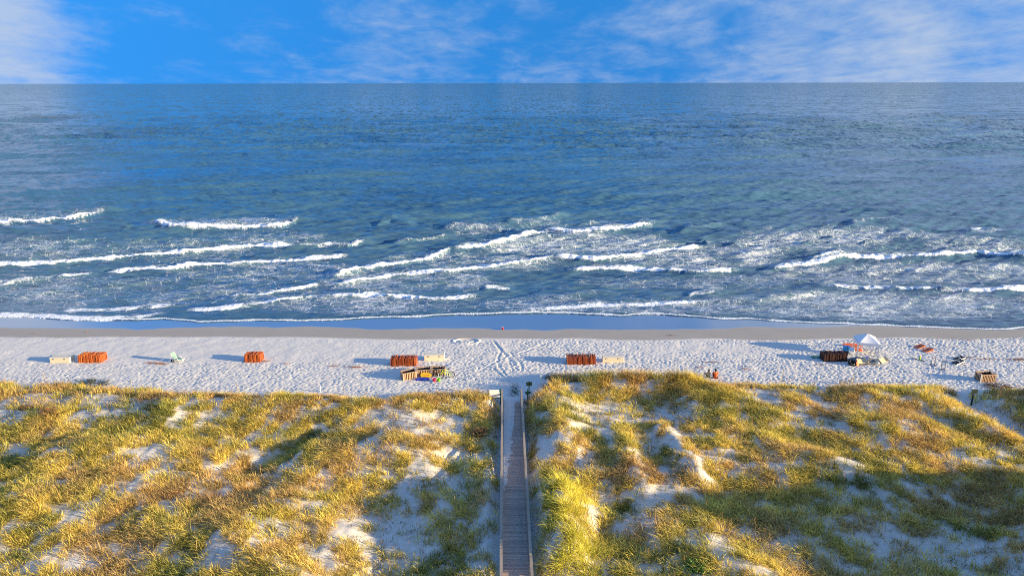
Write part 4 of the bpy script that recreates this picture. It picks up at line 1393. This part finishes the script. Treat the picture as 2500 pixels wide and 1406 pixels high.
def person(px, py, rz, label, shirt, shorts, hair, lean=0.0, sc=1.0):
    p = at(px, py)
    t = thing('person', p, label, 'person', rz)
    t.scale = (sc,)*3
    # +y is the way they look (to the sea); knees drawn up
    V = [(0, 0, 0.11), (0, -0.04+lean, 0.28), (0, -0.02+lean, 0.46), (0, lean, 0.56), (0, 0.02+lean, 0.64), (0, 0.05+lean, 0.73), (0, 0.05+lean, 0.84),
         (-0.17, lean, 0.55), (-0.25, 0.14, 0.36), (-0.16, 0.36, 0.40), (-0.11, 0.43, 0.42),
         (0.17, lean, 0.55), (0.25, 0.14, 0.36), (0.16, 0.36, 0.40), (0.11, 0.43, 0.42),
         (-0.11, 0.02, 0.11), (-0.15, 0.42, 0.42), (-0.13, 0.62, 0.08), (-0.13, 0.76, 0.04),
         (0.11, 0.02, 0.11), (0.15, 0.42, 0.42), (0.13, 0.62, 0.08), (0.13, 0.76, 0.04)]
    E = [(0, 1), (1, 2), (2, 3), (3, 4), (4, 5), (5, 6), (3, 7), (7, 8), (8, 9), (9, 10), (3, 11), (11, 12), (12, 13), (13, 14), (0, 15), (15, 16), (16, 17), (17, 18), (0, 19), (19, 20), (20, 21), (21, 22)]
    rad = [(0.14, 0.11), (0.13, 0.10), (0.15, 0.10), (0.10, 0.08), 0.055, 0.085, 0.08, 0.06, 0.05, 0.038, 0.03, 0.06, 0.05, 0.038, 0.03, 0.085, 0.062, 0.045, 0.035, 0.085, 0.062, 0.045, 0.035]
    skin_body('body', V, E, rad, M['skin'], t)
    Vs = [(0, -0.005, 0.14), (0, -0.045+lean, 0.28), (0, -0.025+lean, 0.46), (0, lean, 0.565), (-0.18, lean, 0.55), (-0.23, 0.07, 0.45), (0.18, lean, 0.55), (0.23, 0.07, 0.45)]
    Es = [(0, 1), (1, 2), (2, 3), (3, 4), (4, 5), (3, 6), (6, 7)]
    skin_body('shirt', Vs, Es, [(0.175, 0.14), (0.165, 0.13), (0.19, 0.13), (0.12, 0.10), 0.085, 0.075, 0.085, 0.075], M[shirt], t)
    Vp = [(0, 0.0, 0.10), (-0.11, 0.04, 0.115), (-0.145, 0.36, 0.365), (0.11, 0.04, 0.115), (0.145, 0.36, 0.365)]
    skin_body('shorts', Vp, [(0, 1), (1, 2), (0, 3), (3, 4)], [(0.16, 0.115), 0.105, 0.088, 0.105, 0.088], M[shorts], t)
    hm = MB()
    n = 12
    prof = [(0.0, 0.96), (0.06, 0.945), (0.098, 0.90), (0.108, 0.83), (0.10, 0.76), (0.06, 0.70)]
    hm.lathe(prof, (0, 0.025+lean, -0.012), n)
    hm.build('hair', M[hair], t)
    return t


person(1729, 921.5, R(20), 'person in khaki and dark clothes sitting at the dune foot, knees up, facing the sea', 'khaki', 'navy', 'hair2', -0.02, 0.98)
person(1746, 924, R(-4), 'person in an orange shirt sitting at the dune foot, back to the viewer', 'orange_shirt', 'maroon', 'hair', 0.0, 1.14)


# ------------------------------------------------------------------ plants
def blades(base, hgt, azim, lean, width, curl, color, name, mat, kind='stuff', seedhead=None):
    """a mesh of thin bent blades: base (n,3); three cross sections per blade"""
    n = len(base)
    d = np.stack([np.cos(azim), np.sin(azim), np.zeros(n)], 1)
    side = np.stack([-np.sin(azim), np.cos(azim), np.zeros(n)], 1)
    up = np.array([[0, 0, 1.0]])
    mid = base + d*(lean*hgt*0.42)[:, None] + up*(hgt*0.62)[:, None]
    tip = base + d*(lean*hgt*(1.0+curl))[:, None] + up*(hgt*(1.0-0.35*curl*lean))[:, None]
    w0 = side*(width*0.5)[:, None]
    w1 = side*(width*0.42)[:, None]
    P = np.stack([base-w0, base+w0, mid+w1, mid-w1, tip], 1).reshape(-1, 3)
    me = bpy.data.meshes.new(name)
    me.vertices.add(n*5); me.vertices.foreach_set('co', P.astype(np.float32).ravel())
    b = (np.arange(n)*5)[:, None]
    loops = np.concatenate([b+np.array([[0, 1, 2, 3]]), b+np.array([[3, 2, 4]])], 1).ravel().astype(np.int32)
    me.loops.add(n*7); me.loops.foreach_set('vertex_index', loops)
    me.polygons.add(n*2)
    st = (np.arange(n)*7)[:, None] + np.array([[0, 4]])
    me.polygons.foreach_set('loop_start', st.ravel().astype(np.int32))
    me.polygons.foreach_set('loop_total', np.tile([4, 3], n).astype(np.int32))
    a = me.attributes.new('tint', 'FLOAT_COLOR', 'POINT')
    c = np.repeat(np.concatenate([color, np.ones((n, 1))], 1), 5, 0).reshape(n, 5, 4)
    a.data.foreach_set('color', c.astype(np.float32).ravel())
    me.update()
    me.materials.append(mat)
    o = bpy.data.objects.new(name, me)
    col.objects.link(o)
    if kind:
        o['kind'] = kind
    return o


def lerp3(a, b, t):
    return np.array(a)[None, :]*(1-t)[:, None] + np.array(b)[None, :]*t[:, None]


NT_ = 54000
tx = rng.uniform(-60, 60, NT_)
ty = rng.uniform(33.0, 66, NT_)
tpx, tpy = w2px(tx, ty, 1.4)
inland = cy(C_DUNE, tx) - ty
bm_ = bare_mask(tx, ty)
ddk = np.abs(tx - deck_x(ty))
cl_n = fbm(tx, ty, 1.6, 501, 3)
prob = grass_prob(tx, ty)
lip = np.exp(-((inland-1.6)/2.0)**2)
right = sstep(1280, 1300, tpx)
keep = (rng.random(NT_) < prob*0.92) & (np.abs(tpx-1250) < 1560) & (tpy < 1500)
tx, ty, tpx, tpy, inland, lip, bm_, cl_n = [v[keep] for v in (tx, ty, tpx, tpy, inland, lip, bm_, cl_n)]
nt = len(tx)
tall = fbm(tx, ty, 4.0, 520, 3)
glow = np.exp(-((tpx-1400)/80)**2)*sstep(1120, 1220, tpy)            # tall yellow-green stand right of the boardwalk, tint brightened as if sunlit
lipR = lip*sstep(1330, 1400, tpx)*(1-sstep(1680, 1760, tpx))
th = 0.30 + 0.32*tall + 0.16*glow + 0.55*lipR + 0.12*lip
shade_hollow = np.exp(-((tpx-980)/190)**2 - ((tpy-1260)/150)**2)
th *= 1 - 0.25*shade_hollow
# colour of each tuft
warm = fbm(tx, ty, 3.2, 530, 3)
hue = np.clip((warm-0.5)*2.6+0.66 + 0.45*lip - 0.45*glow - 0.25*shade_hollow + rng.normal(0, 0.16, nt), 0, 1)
green = np.array((0.185, 0.185, 0.040)); gold = np.array((0.465, 0.37, 0.07)); rust = np.array((0.38, 0.26, 0.09))
tc_ = np.where((hue < 0.5)[:, None], lerp3(green, gold, np.clip(hue*2, 0, 1)), lerp3(gold, rust, np.clip(hue*2-1, 0, 1)**2))
yel = np.array((0.42, 0.38, 0.03))
tc_ = tc_*(1-0.6*glow)[:, None] + yel[None, :]*(0.72*glow)[:, None]
tc_ = 0.86*tc_ + 0.14*tc_.mean(1, keepdims=True)*np.array([[1.0, 1.05, 0.75]])
tc_ *= rng.uniform(0.95, 2.15, (nt, 1))*(0.8+0.5*vnoise(tx, ty, 0.9, 535))[:, None]
red = np.exp(-((tpx-480)/100)**2-((tpy-1212)/26)**2) + 0.8*np.exp(-((tpx-1590)/90)**2-((tpy-1160)/40)**2)
tc_ = tc_*(1-0.5*np.clip(red, 0, 1))[:, None] + np.array((0.24, 0.095, 0.085))[None, :]*(0.5*np.clip(red, 0, 1))[:, None]
NB = 17
ti = np.repeat(np.arange(nt), NB)
nb = len(ti)
rr = np.sqrt(rng.random(nb))*0.22*(0.7+tall[ti])
ra = rng.uniform(0, 2*math.pi, nb)
bxp = tx[ti]+rr*np.cos(ra); byp = ty[ti]+rr*np.sin(ra)
bzp = ground_v(bxp, byp)-0.02
az = ra + rng.normal(0, 0.7, nb)
# a steady sea wind leans the blades a little landward and left
lean = np.abs(rng.normal(0.62, 0.3, nb)) + rr*0.8
dxw = np.cos(az)*lean - 0.16; dyw = np.sin(az)*lean - 0.10
az = np.arctan2(dyw, dxw); lean = np.hypot(dxw, dyw)
hb = th[ti]*rng.uniform(0.55, 1.25, nb)
lean *= 1-0.45*np.clip(lip[ti], 0, 1)
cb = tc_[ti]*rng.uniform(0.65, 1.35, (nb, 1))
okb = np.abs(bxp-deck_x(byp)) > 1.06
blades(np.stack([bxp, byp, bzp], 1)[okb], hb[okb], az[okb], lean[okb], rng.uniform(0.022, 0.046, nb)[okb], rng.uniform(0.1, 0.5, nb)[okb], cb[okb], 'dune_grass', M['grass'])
tag(bpy.data.objects['dune_grass'], 'golden and olive dune grass covering the sand on both sides of the boardwalk', 'grass', None, 'stuff')

# sparse short growth and dead stems on the bare patches, and thin tall stems standing through the grass
NS = 40000
sx2 = rng.uniform(-60, 60, NS); sy2 = rng.uniform(33, 66, NS)
in2 = cy(C_DUNE, sx2)-sy2
k2 = (rng.random(NS) < 0.55*sstep(0.42, 0.62, fbm(sx2, sy2, 1.2, 540, 3))*sstep(-0.8, 0.6, in2)) & (np.abs(sx2-deck_x(sy2)) > 1.2)
sx2, sy2 = sx2[k2], sy2[k2]
m2 = len(sx2)
ti2 = np.repeat(np.arange(m2), 6)
ra2 = rng.uniform(0, 6.28, len(ti2)); rr2 = rng.uniform(0, 0.16, len(ti2))
x2 = sx2[ti2]+rr2*np.cos(ra2); y2 = sy2[ti2]+rr2*np.sin(ra2)
c2 = lerp3((0.16, 0.17, 0.06), (0.34, 0.23, 0.10), np.clip(vnoise(x2, y2, 2.0, 545)*1.4-0.2, 0, 1))*rng.uniform(0.7, 1.3, (len(ti2), 1))
go = blades(np.stack([x2, y2, ground_v(x2, y2)-0.02], 1), rng.uniform(0.10, 0.30, len(ti2)), ra2, rng.uniform(0.3, 1.2, len(ti2)), rng.uniform(0.014, 0.03, len(ti2)), rng.uniform(0.1, 0.5, len(ti2)), c2, 'ground_cover', M['grass'])
tag(go, 'sparse short ground cover on the bare dune sand', 'ground cover', None, 'stuff')

NST = 9000
x3 = rng.uniform(-60, 60, NST); y3 = rng.uniform(33, 66, NST)
in3 = cy(C_DUNE, x3)-y3
px3, py3 = w2px(x3, y3, 1.6)
lip3 = np.exp(-((in3-2.0)/2.6)**2)
pr = sstep(-0.2, 0.5, in3)*(0.25+0.75*lip3)*sstep(0.36, 0.62, fbm(x3, y3, 3.0, 550, 3))*(1-0.6*bare_mask(x3, y3))
k3 = (rng.random(NST) < pr) & (np.abs(x3-deck_x(y3)) > 1.3)
x3, y3, lip3 = x3[k3], y3[k3], lip3[k3]
m3 = len(x3)
h3 = rng.uniform(0.6, 1.1, m3)
b3 = np.stack([x3, y3, ground_v(x3, y3)-0.03], 1)
c3 = lerp3((0.42, 0.27, 0.11), (0.40, 0.20, 0.085), rng.random(m3))
az3 = rng.normal(2.8, 0.7, m3); ln3 = np.abs(rng.normal(0.12, 0.1, m3))
so = blades(b3, h3, az3, ln3, np.full(m3, 0.022), np.full(m3, 0.3), c3, 'dry_stems', M['grass'])
tag(so, 'dry tan seed stems standing through the dune grass', 'stems', None, 'stuff')
# drooping seed heads, part of the same mass
ti3 = np.repeat(np.arange(m3), 7)
q = b3[ti3].copy()
dd3 = np.stack([np.cos(az3), np.sin(az3), np.zeros(m3)], 1)[ti3]
q += dd3*(ln3*h3*0.95)[ti3][:, None]
q[:, 2] += h3[ti3]*rng.uniform(0.72, 0.96, len(ti3))
sh = blades(q, rng.uniform(0.07, 0.16, len(ti3)), rng.uniform(0, 6.28, len(ti3)), rng.uniform(0.1, 0.6, len(ti3)), rng.uniform(0.02, 0.035, len(ti3)), rng.uniform(0.2, 0.8, len(ti3)), (c3*1.1)[ti3], 'seed_heads', M['grass'])
tag(sh, 'tan seed heads of the dry stems', 'seed heads', None, 'stuff')
print('TRI', len(rows)*len(us)*2, GX.size*2, nb*3); print('tufts', nt, 'blades', nb, 'stems', m3)


def tinted(name, base_col, mat_name, rough=0.9):
    return principled(mat_name, base_col, rough, noise=(8.0, 0.2))


M['oat'] = tinted('oat', (0.46, 0.30, 0.12), 'sea_oat_straw')

OATS = [(147, 1205, 1.5), (118, 1175, 1.2), (233, 1265, 1.2), (560, 1145, 1.3), (595, 1155, 1.4), (640, 1155, 1.3), (868, 1230, 1.4), (885, 1225, 1.2), (905, 1285, 1.3), (1075, 1245, 1.3), (1112, 1240, 1.5), (1128, 1250, 1.5),
        (1150, 1262, 1.6), (1165, 1255, 1.5), (1106, 1330, 1.1), (1092, 1305, 1.2), (840, 1330, 1.3), (848, 1375, 1.4), (950, 1390, 1.1), (785, 1290, 1.1), (640, 1235, 1.2), (655, 1245, 1.2), (735, 1230, 1.2), (757, 1220, 1.1),
        (1665, 1180, 1.2), (1900, 1190, 1.4), (1915, 1185, 1.3), (1945, 1215, 1.5), (2015, 1215, 1.5), (2090, 1235, 1.3), (2160, 1285, 1.4), (2200, 1300, 1.5), (2240, 1230, 1.3), (2315, 1140, 1.4), (2255, 1150, 1.3), (2440, 1190, 1.5), (2285, 1180, 1.2), (2450, 1255, 1.2), (2330, 1405, 1.3), (2120, 1380, 1.3),
        (1600, 1270, 1.3), (1655, 1285, 1.4), (1570, 1300, 1.3), (1850, 1195, 1.2), (2475, 1290, 1.2), (425, 1320, 1.3), (380, 1290, 1.3), (480, 1340, 1.1)]
random.seed(21)


def oat_meshes(k):
    st = MB(); hd = MB()
    bend = random.uniform(0.08, 0.35)
    pts = [(bend*(t**2), 0.06*t*math.sin(3*t+k), t) for t in [i/6 for i in range(7)]]
    st.tube(pts, [0.012, 0.011, 0.010, 0.009, 0.008, 0.006, 0.004], 5)
    for i in range(16):
        t = 0.74 + 0.26*i/15
        b = Vector((bend*(t**2), 0.06*t*math.sin(3*t+k), t))
        a = random.uniform(0, 6.28)
        tip = b + Vector((math.cos(a)*0.035+0.05, math.sin(a)*0.04, random.uniform(-.07, .01)))
        s = Vector((-math.sin(a), math.cos(a), 0.2))*0.016
        mid = (b+tip)/2
        hd.add([b, mid-s, tip, mid+s], [(0, 1, 2, 3)])
        s2 = Vector((0, 0, 1))*0.014
        hd.add([b, mid-s2, tip, mid+s2], [(0, 1, 2, 3)])
    return st.mesh('stem', M['oat']), hd.mesh('seed_head', M['oat'])


OM = [oat_meshes(k) for k in range(5)]
for i, (px, py, hh) in enumerate(OATS):
    p = at(px, py+14)
    where = ('in the golden grass at the far left' if px < 500 else 'beside the shaded dip with the yucca' if px < 700 else 'in the shaded hollow left of the boardwalk' if px < 1000 else
             'close to the left side of the boardwalk' if px < 1250 else 'among the tufts right of the boardwalk' if px < 1800 else 'in the shaded hollow at the middle right' if px < 2130 else 'in the shaded grass at the far right')
    t = thing('sea_oat', p, 'tall tan sea oat stalk ' + where, 'sea oat', random.uniform(1.8, 4.2), 'sea oat stalks ' + where, 0.03)
    t.scale = (hh*0.95, hh*0.95, hh*0.95)
    for nm, me in zip(('stem', 'seed_head'), OM[i % 5]):
        o = bpy.data.objects.new(nm, me); col.objects.link(o); o.parent = t


def shrub(px, py, rad, hgt, ntw, nlf, label, twig_col, leaf_col, seed, name='shrub', flat=0.35):
    rs = np.random.default_rng(seed)
    p = at(px, py)
    t = thing(name, p, label, 'shrub', 0, None, 0.04)
    tw = MB()
    tips = []
    for k in range(ntw):
        a = rs.uniform(0, 6.28); r = rad*math.sqrt(rs.random())
        z = hgt*(1-(r/rad)**2*0.6)*rs.uniform(0.5, 1.0)
        end = Vector((r*math.cos(a), r*math.sin(a)*0.8, z))
        st = Vector((r*0.35*math.cos(a+rs.normal(0, .5)), r*0.3*math.sin(a), 0))
        md = (st+end)/2 + Vector((rs.normal(0, .05), rs.normal(0, .05), 0.05))
        tw.tube([st, md, end], [0.016, 0.011, 0.004], 4, False)
        tips += [end, md]
        for _ in range(2):
            e2 = end + Vector((rs.normal(0, .14), rs.normal(0, .14), rs.normal(0.03, .08)))
            tw.tube([md, e2], [0.007, 0.003], 3, False)
            tips.append(e2)
    tw.build('twigs', twig_col, t)
    if nlf:
        lf = MB()
        for k in range(nlf):
            c = tips[rs.integers(0, len(tips))] + Vector((rs.normal(0, .07), rs.normal(0, .07), rs.normal(0, .05)))
            u = Vector((rs.normal(), rs.normal(), rs.normal()*0.6)).normalized()*0.07
            v = u.orthogonal().normalized()*0.028
            lf.add([c-u, c+v, c+u, c-v], [(0, 1, 2, 3)])
        lf.build('leaves', leaf_col, t)
    return t


M['leaf_dark'] = principled('dark_green_leaf', (0.028, 0.06, 0.022), 0.6, noise=(6.0, 0.4))
M['leaf_bright'] = principled('bright_green_leaf', (0.10, 0.26, 0.02), 0.6, noise=(6.0, 0.3))
M['leaf_dead'] = principled('dead_brown_leaf', (0.20, 0.095, 0.04), 0.8, noise=(6.0, 0.4))
M['twig_grey'] = principled('grey_twig', (0.08, 0.06, 0.05), 0.9, noise=(6.0, 0.3))
shrub(62, 998, 0.85, 0.55, 70, 160, 'brown dead brush heap on bare sand at the far left', M['twig'], M['leaf_dead'], 1, 'brush_heap')
shrub(124, 1012, 1.25, 0.85, 130, 420, 'larger brown dead brush heap on bare sand right of the far-left one', M['twig'], M['leaf_dead'], 2, 'brush_heap')
shrub(372, 998, 0.8, 0.6, 60, 260, 'dark low shrub on the sandy slope at the left', M['twig_grey'], M['leaf_dark'], 3)
shrub(1168, 1062, 0.95, 0.9, 110, 160, 'dark leafless bush left of the boardwalk near its seaward end', M['twig_grey'], M['leaf_dead'], 4)
shrub(1352, 925, 1.1, 0.6, 90, 420, 'dark grey green shrub at the dune foot right of the green sign', M['twig_grey'], M['leaf_dark'], 5)
shrub(1700, 1392, 0.7, 0.6, 50, 520, 'bright green leafy shrub near the bottom edge right of the boardwalk', M['twig_grey'], M['leaf_bright'], 6)
shrub(215, 940, 2.1, 0.32, 110, 900, 'dark green creeping vine along the dune foot at the left', M['twig_grey'], M['leaf_dark'], 7, 'creeping_vine')
shrub(2440, 948, 1.6, 0.4, 100, 300, 'grey brown brush below the lone slatted bin at the far right', M['twig_grey'], M['leaf_dead'], 8)
shrub(1292, 985, 0.55, 0.45, 40, 260, 'dark green shrub at the foot of the green sign', M['twig_grey'], M['leaf_dark'], 9)


def yucca(px, py):
    p = at(px, py)
    t = thing('yucca', p, 'bright green spiky yucca in a shaded hollow on the left', 'plant', 0, None, 0.02)
    for k in range(26):
        a = k*2.4; el = 0.35+0.9*(k/26)
        d0 = Vector((math.cos(a)*math.cos(el), math.sin(a)*math.cos(el), math.sin(el)))
        s = Vector((-math.sin(a), math.cos(a), 0))*0.035
        L = 0.62
        m = MB()
        m.add([s*0.6, -s*0.6, d0*L*0.5-s, d0*L*0.5+s, d0*L], [(0, 1, 2, 3), (3, 2, 4)])
        o = m.build('leaf', M['leaf_bright'], t)


yucca(602, 1172)

# dry wrack and leaf litter on the beach
wr = MB()
rs = np.random.default_rng(33)
for cx, cyy, rx_, ry_, cnt in [(375, 885, 18, 2.5, 160), (395, 887, 12, 2, 120), (645, 881, 12, 1.2, 80), (700, 887, 9, 1.5, 40), (815, 893, 14, 2, 60), (868, 896, 20, 2.5, 180), (1735, 885, 22, 1.5, 90),
                              (2360, 875, 25, 1.6, 120), (2410, 879, 30, 1.6, 120), (2485, 880, 25, 3, 300), (2000, 892, 20, 1.5, 60), (1640, 820, 14, 3, 40), (2370, 832, 12, 2, 50), (85, 812, 6, 1, 14), (215, 810, 8, 1, 14), (1820, 901, 10, 4, 60), (1710, 898, 10, 4, 60), (1240, 940, 20, 12, 30)]:
    for k in range(cnt):
        q = at(cx+rs.normal(0, rx_*0.6), cyy+rs.normal(0, ry_*0.6))
        a = rs.normal(0.2, 0.7); L = rs.uniform(0.08, 0.3)
        dv = Vector((math.cos(a), math.sin(a), rs.normal(0, .25)))*L*0.5
        s = Vector((-dv.y, dv.x, 0)).normalized()*rs.uniform(0.01, 0.02)
        c = q + Vector((0, 0, rs.uniform(0.02, 0.09)))
        wr.add([c-dv, c+s, c+dv, c-s+Vector((0, 0, 0.02))], [(0, 1, 2, 3)])
o = wr.build('dry_wrack', M['wrack'])
tag(o, 'scattered rust brown dry wrack on the sand', 'wrack', None, 'stuff')
lt = MB()
for k in range(420):
    q = at(1256+rs.normal(0, 5+4*rs.random()), 955+rs.normal(0, 10))
    a = rs.uniform(0, 6.28)
    u = Vector((math.cos(a), math.sin(a), rs.normal(0, .2)))*0.06; v = Vector((-math.sin(a), math.cos(a), 0))*0.025
    c = q+Vector((0, 0, 0.04))
    lt.add([c-u, c+v, c+u, c-v], [(0, 1, 2, 3)])
o = lt.build('leaf_litter', M['leaf_dark'])
tag(o, 'dark leaf litter on the shaded sand at the boardwalk end', 'litter', None, 'stuff')
